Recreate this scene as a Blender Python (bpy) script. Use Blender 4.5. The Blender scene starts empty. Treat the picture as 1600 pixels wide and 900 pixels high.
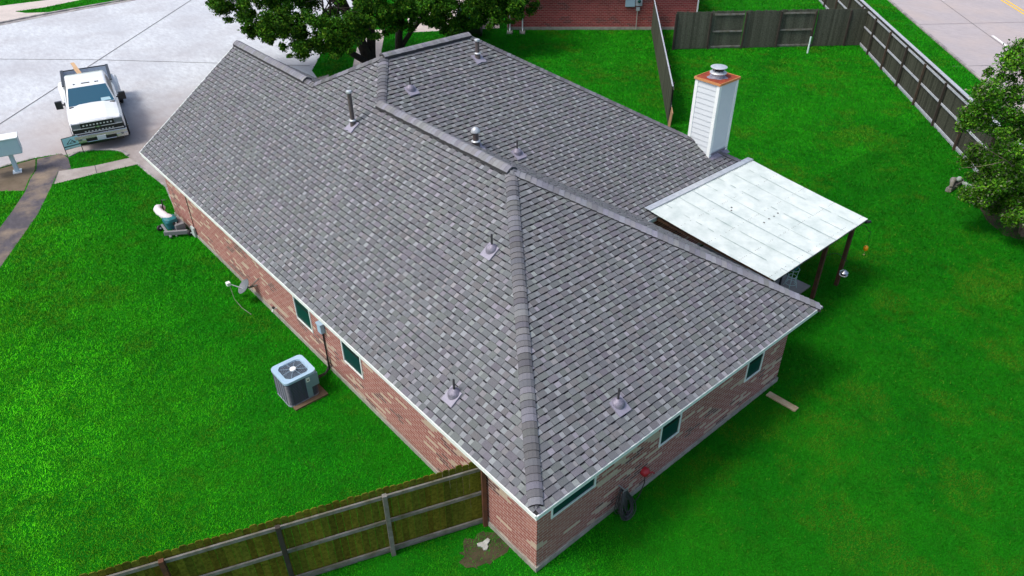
import bpy, bmesh, math, random
import numpy as np
from mathutils import Vector, Matrix

random.seed(7)
rng = np.random.default_rng(7)
SC = bpy.context.scene
COL = SC.collection
R = math.radians

# ------------------------------------------------------------------ camera, light, exposure
CAM = Vector((-5.90547, -6.21547, 13.55278))
FW = Vector((0.53513, 0.62052, -0.57323))
RT = Vector((0.75488, -0.65584, -0.00524))
UP = Vector((0.37919, 0.42992, 0.81938))
cd = bpy.data.cameras.new('camera')
cam = bpy.data.objects.new('camera', cd)
COL.objects.link(cam)
m = Matrix(((RT.x, UP.x, -FW.x, CAM.x), (RT.y, UP.y, -FW.y, CAM.y), (RT.z, UP.z, -FW.z, CAM.z), (0, 0, 0, 1)))
cam.matrix_world = m
cd.sensor_width = 36
cd.lens = 1156.4 / 1600 * 36
cd.clip_end = 2000
SC.camera = cam

SUN_EL, SUN_AZ = R(56), R(-70)          # azimuth from +Y towards +X
w = bpy.data.worlds.new('World')
SC.world = w
w.use_nodes = True
nt = w.node_tree
bg = nt.nodes['Background']
sky = nt.nodes.new('ShaderNodeTexSky')
sky.sky_type = 'NISHITA'
sky.sun_disc = False
sky.sun_elevation = SUN_EL
sky.sun_rotation = SUN_AZ
sky.air_density = 1.0
sky.dust_density = 4.0
sky.ozone_density = 1.0
nt.links.new(sky.outputs[0], bg.inputs[0])
bg.inputs[1].default_value = 0.15
sd = bpy.data.lights.new('sun', 'SUN')
sd.energy = 1.5
sd.angle = R(14)
sd.color = (1.0, 0.96, 0.9)
sun = bpy.data.objects.new('sun', sd)
COL.objects.link(sun)
sv = Vector((math.sin(SUN_AZ) * math.cos(SUN_EL), math.cos(SUN_AZ) * math.cos(SUN_EL), math.sin(SUN_EL)))
sun.rotation_euler = sv.to_track_quat('Z', 'Y').to_euler()
SC.view_settings.view_transform = 'Standard'
SC.view_settings.look = 'None'
SC.view_settings.exposure = 0.45
SC.view_settings.gamma = 1


# ------------------------------------------------------------------ materials
def mat(name, col, rough=0.7, metal=0.0, noise=None, bump=None, spec=0.5, coat=0.0, alpha=None):
    """noise = (scale, amount, colour2) ; bump = (scale, strength)"""
    mt = bpy.data.materials.new(name)
    mt.use_nodes = True
    n = mt.node_tree
    b = n.nodes['Principled BSDF']
    b.inputs['Base Color'].default_value = (*col, 1)
    b.inputs['Roughness'].default_value = rough
    b.inputs['Metallic'].default_value = metal
    b.inputs['Specular IOR Level'].default_value = spec
    b.inputs['Coat Weight'].default_value = coat
    tc = n.nodes.new('ShaderNodeTexCoord')
    if noise:
        sc, amt, c2 = noise
        t = n.nodes.new('ShaderNodeTexNoise')
        t.inputs['Scale'].default_value = sc
        t.inputs['Detail'].default_value = 6
        t.inputs['Roughness'].default_value = 0.65
        r = n.nodes.new('ShaderNodeMapRange')
        r.inputs[1].default_value = 0.35
        r.inputs[2].default_value = 0.68
        r.inputs[3].default_value = 0
        r.inputs[4].default_value = amt
        mx = n.nodes.new('ShaderNodeMix')
        mx.data_type = 'RGBA'
        mx.inputs[6].default_value = (*col, 1)
        mx.inputs[7].default_value = (*c2, 1)
        n.links.new(tc.outputs['Object'], t.inputs['Vector'])
        n.links.new(t.outputs[0], r.inputs[0])
        n.links.new(r.outputs[0], mx.inputs[0])
        n.links.new(mx.outputs[2], b.inputs['Base Color'])
    if bump:
        t = n.nodes.new('ShaderNodeTexNoise')
        t.inputs['Scale'].default_value = bump[0]
        t.inputs['Detail'].default_value = 4
        bp = n.nodes.new('ShaderNodeBump')
        bp.inputs['Strength'].default_value = bump[1]
        bp.inputs['Distance'].default_value = 0.01
        n.links.new(tc.outputs['Object'], t.inputs['Vector'])
        n.links.new(t.outputs[0], bp.inputs['Height'])
        n.links.new(bp.outputs[0], b.inputs['Normal'])
    return mt


class NG:
    """tiny node helper"""
    def __init__(s, name):
        s.m = bpy.data.materials.new(name)
        s.m.use_nodes = True
        s.t = s.m.node_tree
        s.b = s.t.nodes['Principled BSDF']

    def n(s, typ, **kw):
        x = s.t.nodes.new(typ)
        for k, v in kw.items():
            setattr(x, k, v)
        return x

    def l(s, a, b):
        s.t.links.new(a, b)

    def math(s, op, a, b=None, c=None):
        x = s.n('ShaderNodeMath', operation=op)
        for i, v in enumerate((a, b, c)):
            if v is None:
                continue
            if isinstance(v, (int, float)):
                x.inputs[i].default_value = v
            else:
                s.l(v, x.inputs[i])
        return x.outputs[0]

    def noise(s, vec, scale, detail=4, rough=0.6):
        x = s.n('ShaderNodeTexNoise')
        x.inputs['Scale'].default_value = scale
        x.inputs['Detail'].default_value = detail
        x.inputs['Roughness'].default_value = rough
        if vec is not None:
            s.l(vec, x.inputs['Vector'])
        return x.outputs[0]

    def rng(s, v, a, b, c=0.0, d=1.0):
        x = s.n('ShaderNodeMapRange')
        s.l(v, x.inputs[0])
        for i, q in enumerate((a, b, c, d)):
            x.inputs[i + 1].default_value = q
        return x.outputs[0]

    def mix(s, f, a, b, mode='MIX'):
        x = s.n('ShaderNodeMix', data_type='RGBA', blend_type=mode)
        for i, v in ((0, f), (6, a), (7, b)):
            if isinstance(v, tuple):
                x.inputs[i].default_value = (*v, 1)
            elif isinstance(v, (int, float)):
                x.inputs[i].default_value = v
            else:
                s.l(v, x.inputs[i])
        return x.outputs[2]

    def coord(s, which='Object'):
        return s.n('ShaderNodeTexCoord').outputs[which]

    def bump(s, h, strength, dist=0.01):
        x = s.n('ShaderNodeBump')
        x.inputs['Strength'].default_value = strength
        x.inputs['Distance'].default_value = dist
        s.l(h, x.inputs['Height'])
        s.l(x.outputs[0], s.b.inputs['Normal'])


def attr_mat(name, rough=0.85, noise_scale=60, lo=0.7, hi=1.3, bump=0.3, spec=0.3, big=None):
    """base colour comes from the 'tone' colour attribute times fine grain"""
    g = NG(name)
    a = g.n('ShaderNodeAttribute', attribute_name='tone')
    co = g.coord()
    f = g.noise(co, noise_scale, 3, 0.7)
    k = g.rng(f, 0.3, 0.7, lo, hi)
    c = g.n('ShaderNodeVectorMath', operation='SCALE')
    g.l(a.outputs['Color'], c.inputs[0])
    g.l(k, c.inputs['Scale'])
    out = c.outputs[0]
    if big:
        bsc, col, amt = big
        f2 = g.rng(g.noise(co, bsc, 5, 0.6), 0.45, 0.7, 0, amt)
        out = g.mix(f2, out, col, 'MULTIPLY')
    g.l(out, g.b.inputs['Base Color'])
    g.b.inputs['Roughness'].default_value = rough
    g.b.inputs['Specular IOR Level'].default_value = spec
    if bump:
        g.bump(f, bump, 0.006)
    return g.m


def brick_mat(name, base, base2, cream=None, dark=None, mortar=(0.42, 0.36, 0.33), cream_amt=0.85, cw=0.203, ch=0.072):
    g = NG(name)
    uv = g.coord('UV')
    sp = g.n('ShaderNodeSeparateXYZ')
    g.l(uv, sp.inputs[0])
    u, v = sp.outputs[0], sp.outputs[1]
    row = g.math('FLOOR', g.math('DIVIDE', v, ch))
    off = g.math('MULTIPLY', g.math('MODULO', g.math('ABSOLUTE', row), 2.0), 0.5)
    uu = g.math('ADD', g.math('DIVIDE', u, cw), off)
    colm = g.math('FLOOR', uu)
    fu = g.math('FRACT', uu)
    fv = g.math('FRACT', g.math('DIVIDE', v, ch))
    mu = g.math('MINIMUM', fu, g.math('SUBTRACT', 1.0, fu))
    mv = g.math('MINIMUM', fv, g.math('SUBTRACT', 1.0, fv))
    mm = g.math('MAXIMUM', g.math('LESS_THAN', mu, 0.028), g.math('LESS_THAN', mv, 0.10))
    cell = g.n('ShaderNodeCombineXYZ')
    g.l(colm, cell.inputs[0])
    g.l(row, cell.inputs[1])
    wn = g.n('ShaderNodeTexWhiteNoise', noise_dimensions='2D')
    g.l(cell.outputs[0], wn.inputs['Vector'])
    r1 = wn.outputs['Value']
    c = g.mix(r1, base, base2)
    co = g.coord()
    c = g.mix(g.rng(g.noise(co, 1.2, 4), 0.4, 0.65, 0, 0.3), c, tuple(x * 0.7 for x in base))
    # clusters of two or three stretchers
    def cluster(cx, cy, thr, seed):
        a = g.math('ADD', g.math('DIVIDE', row, cy), seed)
        ra = g.math('FLOOR', a)
        b = g.math('ADD', g.math('DIVIDE', g.math('ADD', colm, g.math('MULTIPLY', row, 0.37)), cx), g.math('MULTIPLY', ra, 0.43))
        cc = g.n('ShaderNodeCombineXYZ')
        g.l(g.math('FLOOR', b), cc.inputs[0])
        g.l(ra, cc.inputs[1])
        q = g.n('ShaderNodeTexWhiteNoise', noise_dimensions='2D')
        g.l(cc.outputs[0], q.inputs['Vector'])
        on = g.math('GREATER_THAN', q.outputs['Value'], thr)
        return g.math('MULTIPLY', on, g.math('GREATER_THAN', wn.outputs['Value'], 0.34))
    if dark:
        c = g.mix(g.math('MULTIPLY', cluster(2.0, 4.0, 0.9, 7.3), 0.75), c, dark)
    if cream:
        c = g.mix(cluster(2.0, 1.0, cream_amt + 0.08, 3.1), c, cream)
        c = g.mix(cluster(1.6, 2.0, cream_amt + 0.07, 9.4), c, tuple(x * 0.88 for x in cream))
    c = g.mix(mm, c, mortar)
    grain = g.noise(co, 45, 4, 0.7)
    c = g.mix(g.rng(grain, 0.35, 0.7, 0, 0.35), c, tuple(x * 0.5 for x in base))
    # darker brown towards the ground
    c = g.mix(g.rng(v, 0.0, 0.35, 0.45, 0.0), c, (0.10, 0.085, 0.075))
    g.l(c, g.b.inputs['Base Color'])
    g.b.inputs['Roughness'].default_value = 0.9
    h = g.math('ADD', g.math('SUBTRACT', 1.0, mm), g.math('MULTIPLY', grain, 0.3))
    g.bump(h, 0.6, 0.008)
    return g.m


M = {}
M['shingle'] = attr_mat('shingle granules', 0.93, 95, 0.72, 1.28, 0.5, 0.15, (1.1, (0.90, 0.87, 0.92), 0.5))
M['ridge'] = attr_mat('ridge shingle', 0.93, 95, 0.75, 1.25, 0.5, 0.15)
M['brick'] = brick_mat('house brick', (0.31, 0.088, 0.068), (0.42, 0.175, 0.14), cream=(0.60, 0.48, 0.35), dark=(0.05, 0.035, 0.033), mortar=(0.56, 0.45, 0.42), cream_amt=0.81, cw=0.24, ch=0.086)
M['brick_red'] = brick_mat('red brick', (0.24, 0.030, 0.028), (0.40, 0.065, 0.06), mortar=(0.42, 0.27, 0.25), dark=(0.10, 0.03, 0.03), cw=0.26, ch=0.105)
M['trim'] = mat('white trim paint', (0.84, 0.88, 0.87), 0.45, noise=(3, 0.5, (0.62, 0.70, 0.70)))
M['soffit'] = mat('soffit paint', (0.60, 0.62, 0.60), 0.6)
M['concrete_base'] = mat('foundation concrete', (0.36, 0.35, 0.31), 0.9, noise=(4, 0.8, (0.17, 0.17, 0.14)), bump=(30, 0.4))
M['deck'] = mat('roof deck', (0.03, 0.03, 0.032), 0.95)
M['slot'] = mat('vent mesh', (0.008, 0.008, 0.009), 0.9)
M['white_metal'] = mat('galvanised white', (0.58, 0.62, 0.65), 0.4, 0.3, noise=(8, 0.7, (0.36, 0.40, 0.45)))
M['lead'] = mat('lead skirt', (0.16, 0.15, 0.20), 0.55, 0.2, noise=(20, 0.6, (0.38, 0.36, 0.44)))
M['flash'] = mat('pale flashing', (0.29, 0.28, 0.35), 0.5, noise=(20, 0.6, (0.20, 0.19, 0.25)))
M['pipe_dark'] = mat('dark pipe', (0.045, 0.042, 0.05), 0.5)
M['flue'] = mat('weathered flue', (0.13, 0.105, 0.105), 0.6, 0.2, noise=(14, 0.9, (0.07, 0.06, 0.06)))
M['rust'] = mat('rusted cap', (0.34, 0.055, 0.012), 0.8, noise=(9, 0.9, (0.13, 0.02, 0.008)), bump=(60, 0.4))
M['rust_edge'] = mat('rusty lip', (0.60, 0.30, 0.12), 0.7, noise=(14, 0.8, (0.40, 0.12, 0.03)))
M['siding'] = mat('white siding', (0.62, 0.67, 0.70), 0.5, noise=(5, 0.4, (0.52, 0.58, 0.63)))
M['glass'] = mat('window glass', (0.006, 0.05, 0.045), 0.3, spec=0.08)
M['black'] = mat('black rubber', (0.012, 0.012, 0.013), 0.6)
M['black_gloss'] = mat('black plastic', (0.015, 0.015, 0.017), 0.35)
M['chrome'] = mat('chrome', (0.55, 0.58, 0.61), 0.25, 0.95)
M['wood'] = mat('weathered wood', (0.10, 0.055, 0.03), 0.9, noise=(6, 0.9, (0.04, 0.022, 0.014)))
M['concrete'] = None


def concrete_mat(name, c1, c2, stain, sc=0.5, stain_amt=0.6, spot=None):
    g = NG(name)
    co = g.coord()
    mp = g.n('ShaderNodeMapping')
    mp.inputs['Rotation'].default_value = (0, 0, R(-47))
    mp.inputs['Scale'].default_value = (1, 0.35, 1)
    g.l(co, mp.inputs[0])
    c = g.mix(g.rng(g.noise(mp.outputs[0], 4.5, 10, 0.8), 0.40, 0.68), c1, c2)
    c = g.mix(g.rng(g.noise(mp.outputs[0], 0.5, 5, 0.6), 0.40, 0.68, 0, 0.5), c, c2)
    c = g.mix(g.rng(g.noise(mp.outputs[0], 1.6, 10, 0.9), 0.585, 0.65, 0, 0.5), c, tuple(x * 0.5 for x in c1))
    c = g.mix(g.rng(g.noise(co, sc, 6, 0.6), 0.45, 0.7, 0, stain_amt), c, stain)
    if spot:
        px, py, r_in, r_out, scol, amt = spot
        vd_ = g.n('ShaderNodeVectorMath', operation='DISTANCE')
        g.l(co, vd_.inputs[0])
        vd_.inputs[1].default_value = (px, py, 0)
        dd_ = g.math('ADD', vd_.outputs['Value'], g.math('MULTIPLY', g.math('SUBTRACT', g.noise(co, 0.6, 6, 0.65), 0.5), 9.0))
        c = g.mix(g.rng(dd_, r_in, r_out, amt, 0.0), c, scol)
    f = g.noise(co, 26, 4, 0.8)
    c = g.mix(g.rng(f, 0.5, 0.75, 0, 0.35), c, tuple(x * 0.45 for x in c1))
    g.l(c, g.b.inputs['Base Color'])
    g.b.inputs['Roughness'].default_value = 0.9
    g.bump(f, 0.3, 0.005)
    return g.m


M['street'] = concrete_mat('street concrete', (0.61, 0.65, 0.68), (0.40, 0.42, 0.46), (0.36, 0.35, 0.37), 0.22, 0.6, spot=(1.5, 27.0, 1.5, 10.5, (0.33, 0.28, 0.265), 0.9))
M['drive'] = concrete_mat('driveway concrete', (0.40, 0.365, 0.35), (0.28, 0.25, 0.24), (0.18, 0.14, 0.12), 0.35, 0.8)
M['walk'] = concrete_mat('sidewalk concrete', (0.40, 0.36, 0.33), (0.30, 0.27, 0.25), (0.20, 0.17, 0.15), 0.8, 0.7)
M['walk_pale'] = concrete_mat('pale sidewalk concrete', (0.60, 0.53, 0.48), (0.5, 0.45, 0.42), (0.40, 0.36, 0.33), 0.8, 0.5)
M['walk_dark'] = concrete_mat('stained wet path', (0.10, 0.09, 0.105), (0.05, 0.045, 0.053), (0.33, 0.25, 0.16), 0.9, 0.7)
M['avenue'] = concrete_mat('avenue concrete', (0.44, 0.40, 0.41), (0.34, 0.31, 0.32), (0.50, 0.40, 0.34), 0.3, 0.4)
M['joint'] = mat('tarred joint', (0.09, 0.09, 0.09), 0.9)
M['kerb'] = mat('kerb concrete', (0.40, 0.38, 0.36), 0.9, noise=(2, 0.95, (0.14, 0.13, 0.14)))
M['soil'] = mat('bare soil', (0.032, 0.030, 0.012), 0.95, noise=(2.5, 0.9, (0.075, 0.06, 0.03)), bump=(20, 0.6))
M['paint_white'] = mat('white road paint', (0.8, 0.8, 0.8), 0.8)
M['paint_yellow'] = mat('yellow road paint', (0.8, 0.50, 0.02), 0.8)


def lawn_mat():
    g = NG('turf')
    co = g.coord()
    c = g.mix(g.rng(g.noise(co, 0.35, 4), 0.38, 0.62), (0.004, 0.17, 0.003), (0.012, 0.22, 0.003))
    c = g.mix(g.rng(g.noise(co, 2.2, 5, 0.7), 0.5, 0.72, 0, 0.5), c, (0.035, 0.115, 0.006))
    c = g.mix(g.rng(g.noise(co, 38, 4, 0.8), 0.42, 0.62, 0, 0.85), c, (0.002, 0.038, 0.001))
    g.l(c, g.b.inputs['Base Color'])
    g.b.inputs['Roughness'].default_value = 0.95
    g.b.inputs['Specular IOR Level'].default_value = 0.1
    g.bump(g.noise(co, 30, 4, 0.8), 0.8, 0.03)
    return g.m


M['lawn'] = lawn_mat()


def leafy(name, rough=0.6, spec=0.25, trans=0.15):
    g = NG(name)
    a = g.n('ShaderNodeAttribute', attribute_name='tone')
    g.l(a.outputs['Color'], g.b.inputs['Base Color'])
    g.b.inputs['Roughness'].default_value = rough
    g.b.inputs['Specular IOR Level'].default_value = spec
    return g.m


M['grass'] = leafy('grass blades', 0.7, 0.06)
M['leaf'] = leafy('leaves', 0.7, 0.06)
M['bark'] = mat('bark', (0.035, 0.026, 0.02), 0.95, noise=(6, 0.9, (0.012, 0.01, 0.008)), bump=(20, 1.0))
M['bark_pale'] = mat('pale bark', (0.24, 0.19, 0.15), 0.9, noise=(6, 0.9, (0.08, 0.055, 0.04)), bump=(20, 0.8))


# ------------------------------------------------------------------ mesh helpers
class MB:
    def __init__(s):
        s.v, s.f, s.c, s.uv, s.mi = [], [], [], [], []

    def face(s, pts, col=None, uv=None, mi=0):
        b = len(s.v)
        s.v += [tuple(p) for p in pts]
        s.f.append(tuple(range(b, b + len(pts))))
        s.c.append(col)
        s.uv.append(uv)
        s.mi.append(mi)

    def box(s, lo, hi, M4=None, col=None, mi=0, taper=None):
        x0, y0, z0 = lo
        x1, y1, z1 = hi
        P = [(x0, y0, z0), (x1, y0, z0), (x1, y1, z0), (x0, y1, z0), (x0, y0, z1), (x1, y0, z1), (x1, y1, z1), (x0, y1, z1)]
        if taper:
            cx, cy = (x0 + x1) / 2, (y0 + y1) / 2
            P = P[:4] + [(cx + (p[0] - cx) * taper, cy + (p[1] - cy) * taper, p[2]) for p in P[4:]]
        if M4 is not None:
            P = [tuple(M4 @ Vector(p)) for p in P]
        b = len(s.v)
        s.v += P
        for q in ((0, 3, 2, 1), (4, 5, 6, 7), (0, 1, 5, 4), (1, 2, 6, 5), (2, 3, 7, 6), (3, 0, 4, 7)):
            s.f.append(tuple(b + i for i in q))
            s.c.append(col)
            s.uv.append(None)
            s.mi.append(mi)

    def bar(s, a, b, wdt, h, up=(0, 0, 1), col=None, mi=0):
        """box along a-b, cross section wdt (side) x h (up), centred"""
        a, b = Vector(a), Vector(b)
        d = (b - a)
        L = d.length
        d.normalize()
        up = Vector(up)
        sd_ = d.cross(up)
        if sd_.length < 1e-5:
            sd_ = d.cross(Vector((1, 0, 0)))
        sd_.normalize()
        up = sd_.cross(d)
        M4 = Matrix((( sd_.x, d.x, up.x, a.x), (sd_.y, d.y, up.y, a.y), (sd_.z, d.z, up.z, a.z), (0, 0, 0, 1)))
        s.box((-wdt / 2, 0, -h / 2), (wdt / 2, L, h / 2), M4, col, mi)

    def tube(s, pts, r, n=10, cap=True, col=None, mi=0):
        pts = [Vector(p) for p in pts]
        rs = r if isinstance(r, (list, tuple)) else [r] * len(pts)
        prev = None
        base = len(s.v)
        for i, p in enumerate(pts):
            d = (pts[min(i + 1, len(pts) - 1)] - pts[max(i - 1, 0)]).normalized()
            if prev is None:
                x = d.orthogonal().normalized()
            else:
                x = (prev - d * prev.dot(d))
                x = x.normalized() if x.length > 1e-6 else d.orthogonal().normalized()
            prev = x
            y = d.cross(x)
            for k in range(n):
                a = 2 * math.pi * k / n
                s.v.append(tuple(p + (x * math.cos(a) + y * math.sin(a)) * rs[i]))
        for i in range(len(pts) - 1):
            for k in range(n):
                a = base + i * n + k
                b = base + i * n + (k + 1) % n
                s.f.append((a, b, b + n, a + n))
                s.c.append(col)
                s.uv.append(None)
                s.mi.append(mi)
        if cap:
            for q in (tuple(base + k for k in reversed(range(n))), tuple(base + (len(pts) - 1) * n + k for k in range(n))):
                s.f.append(q)
                s.c.append(col)
                s.uv.append(None)
                s.mi.append(mi)

    def lathe(s, prof, c, n=24, axis=(0, 0, 1), col=None, mi=0):
        """prof [(r,z)...] around c"""
        q = Vector((0, 0, 1)).rotation_difference(Vector(axis))
        base = len(s.v)
        c = Vector(c)
        for r, z in prof:
            for k in range(n):
                a = 2 * math.pi * k / n
                s.v.append(tuple(c + q @ Vector((r * math.cos(a), r * math.sin(a), z))))
        for i in range(len(prof) - 1):
            for k in range(n):
                a = base + i * n + k
                b = base + i * n + (k + 1) % n
                s.f.append((a, b, b + n, a + n))
                s.c.append(col)
                s.uv.append(None)
                s.mi.append(mi)

    def poly_prism(s, pts, z0, z1, col=None, mi=0):
        n = len(pts)
        b = len(s.v)
        s.v += [(p[0], p[1], z0) for p in pts] + [(p[0], p[1], z1) for p in pts]
        s.f.append(tuple(b + n + i for i in range(n)))
        s.f.append(tuple(b + i for i in reversed(range(n))))
        for i in range(n):
            j = (i + 1) % n
            s.f.append((b + i, b + j, b + n + j, b + n + i))
        for _ in range(n + 2):
            s.c.append(col)
            s.uv.append(None)
            s.mi.append(mi)

    def build(s, name, mats, parent=None, smooth=False, bevel=0.0, loc=None):
        me = bpy.data.meshes.new(name)
        me.from_pydata(s.v, [], s.f)
        if not isinstance(mats, (list, tuple)):
            mats = [mats]
        for x in mats:
            me.materials.append(x)
        me.polygons.foreach_set('material_index', s.mi)
        if any(c is not None for c in s.c):
            at = me.color_attributes.new('tone', 'FLOAT_COLOR', 'CORNER')
            arr = []
            for f, c in zip(s.f, s.c):
                arr += list((*(c or (0.5, 0.5, 0.5)), 1.0)) * len(f)
            at.data.foreach_set('color', arr)
        if any(u is not None for u in s.uv):
            ul = me.uv_layers.new(name='UVMap')
            arr = []
            for f, u in zip(s.f, s.uv):
                for i in range(len(f)):
                    arr += list(u[i]) if u else [0, 0]
            ul.data.foreach_set('uv', arr)
        if smooth:
            me.polygons.foreach_set('use_smooth', [True] * len(me.polygons))
        me.update()
        o = bpy.data.objects.new(name, me)
        COL.objects.link(o)
        if parent is not None:
            o.parent = parent
            o.matrix_parent_inverse = parent_inv(parent)
        if bevel:
            md = o.modifiers.new('bevel', 'BEVEL')
            md.width = bevel
            md.segments = 2
            md.limit_method = 'ANGLE'
            md.angle_limit = R(35)
        if smooth:
            try:
                md2 = o.modifiers.new('wn', 'WEIGHTED_NORMAL')
                md2.keep_sharp = True
            except Exception:
                pass
        return o


PW = {}


def local_matrix(o):
    return Matrix.LocRotScale(o.location, o.rotation_euler, o.scale)


def world_mat(o):
    mtx = local_matrix(o)
    if o.parent is not None:
        mtx = world_mat(o.parent) @ o.matrix_parent_inverse @ mtx
    return mtx


def world_loc(o):
    return world_mat(o).translation


def parent_inv(o):
    """keeps the child's mesh coordinates as world coordinates, unless the parent says local"""
    q = o
    while q is not None:
        if q.name in LOCAL:
            return Matrix.Identity(4)
        q = q.parent
    return world_mat(o).inverted()


LOCAL = set()


def tag(o, label=None, cat=None, group=None, kind=None):
    if label:
        o['label'] = label
    if cat:
        o['category'] = cat
    if group:
        o['group'] = group
    if kind:
        o['kind'] = kind
    return o


def empty(name, loc, label, cat, rz=0, group=None, local=False):
    o = bpy.data.objects.new(name, None)
    o.empty_display_size = 0.2
    COL.objects.link(o)
    o.location = loc
    o.rotation_euler = (0, 0, rz)
    if local:
        LOCAL.add(o.name)
    return tag(o, label, cat, group)


def children(o):
    return [x for x in COL.objects if x.parent == o]


def copy_tree(o, parent=None):
    c = o.copy()
    COL.objects.link(c)
    if parent is not None:
        c.parent = parent
    for ch in [x for x in list(COL.objects) if x.parent == o]:
        copy_tree(ch, c)
    return c


def sheet(name, pts, z, mt, label=None):
    mb = MB()
    mb.face([(p[0], p[1], z) for p in pts])
    o = mb.build(name, mt)
    tag(o, kind='structure')
    return o


# ------------------------------------------------------------------ ground
sheet('lawn', [(-250, -250), (250, -250), (250, 250), (-250, 250)], 0.0, M['lawn'])

# front street, driveway and pavements
kerbline = [(-40, 33.2), (-16, 30.8), (-3.61, 29.35), (-2.3, 29.38), (-1.3, 29.12), (-1.17, 28.75), (-0.62, 28.80), (0.0, 28.52), (0.62, 27.93), (0.84, 27.46)]
street = kerbline + [(0.86, 24.5), (11.0, 24.5), (11.3, 28.5), (12.2, 31.6), (15.4, 35.6), (26, 47), (60, 80), (40, 95), (10.1, 54.45), (4.5, 54.3), (1.3, 53.85), (-10, 52.0), (-40, 50)]
sheet('street', street, 0.004, M['street'])
sheet('driveway', [(0.83, 28.0), (0.81, 26.6), (0.86, 25.77), (1.0, 22.9), (0.56, 20.6), (9.2, 20.6), (9.4, 26), (12.6, 30.4), (6.5, 30.5), (2.5, 29.0)], 0.008, M['drive'])
sheet('sidewalk', [(-1.84, 27.29), (-2.3, 26.14), (-0.71, 25.99), (0.87, 25.77), (0.82, 26.66), (-0.53, 26.85)], 0.012, M['walk'])
sheet('path', [(-1.25, 29.1), (-1.17, 28.4), (-1.37, 27.19), (-1.9, 27.2), (-2.39, 26.07), (-3.43, 23.85), (-5.36, 20.62), (-8.5, 15.2), (-9.6, 15.9), (-5.9, 21.9),
               (-4.75, 23.64), (-4.09, 24.77), (-3.34, 26.18), (-2.9, 27.29), (-2.48, 28.1), (-2.2, 29.2)], 0.008, M['walk_dark'])
M['verge'] = mat('trodden earth', (0.10, 0.075, 0.045), 0.95, noise=(1.5, 0.9, (0.17, 0.13, 0.09)), bump=(20, 0.6))
sheet('verge', [(-2.25, 29.25), (-2.52, 28.1), (-2.94, 27.29), (-3.35, 26.3), (-4.3, 27.1), (-14, 28.2), (-14, 30.3), (-3.61, 29.2)], 0.006, M['verge'])
# narrow joints of the street (dark sealant, real strips)
jb = MB()


def strip(mb, a, b, wd, z, col=None):
    a, b = Vector((*a, z)), Vector((*b, z))
    d = (b - a).normalized()
    n = Vector((-d.y, d.x, 0)) * wd / 2
    mb.face([a - n, b - n, b + n, a + n], col)


strip(jb, (-8.0, 53.3), (-0.36, 45.53), 0.05, 0.0135)
strip(jb, (-0.36, 45.53), (4.06, 41.38), 0.05, 0.0135)
strip(jb, (4.06, 41.38), (12.5, 32.4), 0.05, 0.0135)
strip(jb, (13.26, 51.45), (-2.56, 34.57), 0.05, 0.0175)
strip(jb, (-2.56, 34.57), (-6.6, 30.2), 0.05, 0.0175)
strip(jb, (13.26, 51.45), (22, 60.8), 0.05, 0.0175)
jo = jb.build('street_joints', M['joint'])
tag(jo, kind='structure')
jb = MB()
strip(jb, (-0.53, 26.87), (-0.71, 25.97), 0.03, 0.016)
strip(jb, (-1.84, 27.29), (-2.3, 26.14), 0.035, 0.016)
tag(jb.build('sidewalk_joints', M['joint']), kind='structure')
# far side of the street
sheet('far_sidewalk', [(-8, 59.2), (2.34, 59.0), (6.97, 58.3), (14, 60.5), (14, 58.6), (7.2, 56.9), (4.6, 56.4), (2.7, 56.6), (-8, 57.6)], 0.006, M['walk_pale'])
sheet('far_driveway', [(-8, 57.4), (2.7, 56.83), (3.3, 55.6), (4.6, 54.75), (1.3, 54.2), (-8, 52.9)], 0.009, M['walk_pale'])
kb = MB()
kp = [(-12, 52.2), (-3, 53.3), (1.3, 53.95), (4.53, 54.40), (7.5, 54.55), (10.1, 54.65), (14.5, 57.5), (22, 66)]
for a, b in zip(kp[:-1], kp[1:]):
    kb.bar((*a, 0.03), (*b, 0.03), 0.22, 0.10)
    kb.bar((a[0] + .05, a[1] - .38, 0.0), (b[0] + .05, b[1] - .38, 0.0), 0.5, 0.04)
tag(kb.build('kerb', M['kerb'], bevel=0.02), kind='structure')
# near kerb of the street and of the little grass island
kb = MB()
for a, b in zip(kerbline[:3], kerbline[1:4]):
    kb.bar((*a, 0.0), (*b, 0.0), 0.14, 0.08)
isl = [(-1.12, 28.5), (-0.62, 28.76), (-0.03, 28.50), (0.62, 27.91), (0.83, 27.46), (0.85, 26.92)]
for a, b in zip(isl[:-1], isl[1:]):
    kb.bar((*a, 0.01), (*b, 0.01), 0.13, 0.10)
kb.bar((0.87, 26.0, 0.0), (1.02, 22.9, 0.0), 0.10, 0.06)
kb.bar((1.02, 22.9, 0.0), (0.60, 20.7, 0.0), 0.10, 0.06)
tag(kb.build('near_kerb', M['kerb'], bevel=0.02), kind='structure')

# wedge of lawn and pale walk behind the house
sheet('front_walk', [(13.0, 27.5), (13.9, 30.2), (16.3, 33.6), (18.2, 36.4), (19.6, 35.6), (17.2, 32.3), (15.1, 29.3), (14.1, 27.3)], 0.016, M['walk_pale'])
front_drive = [(20.5, 33.9), (24.1, 31.6), (25.2, 30.9), (33, 41), (29, 45), (26, 44)]
sheet('neighbour_driveway', front_drive, 0.016, M['walk_pale'])

# avenue on the right
av = Vector((1, 0.905, 0)).normalized()
k0 = Vector((38.71, 7.24, 0))


def AV(t, off):
    """point along avenue kerb t metres, off metres to the right"""
    n = Vector((av.y, -av.x, 0))
    p = k0 + av * t + n * off
    return (p.x, p.y)


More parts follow.
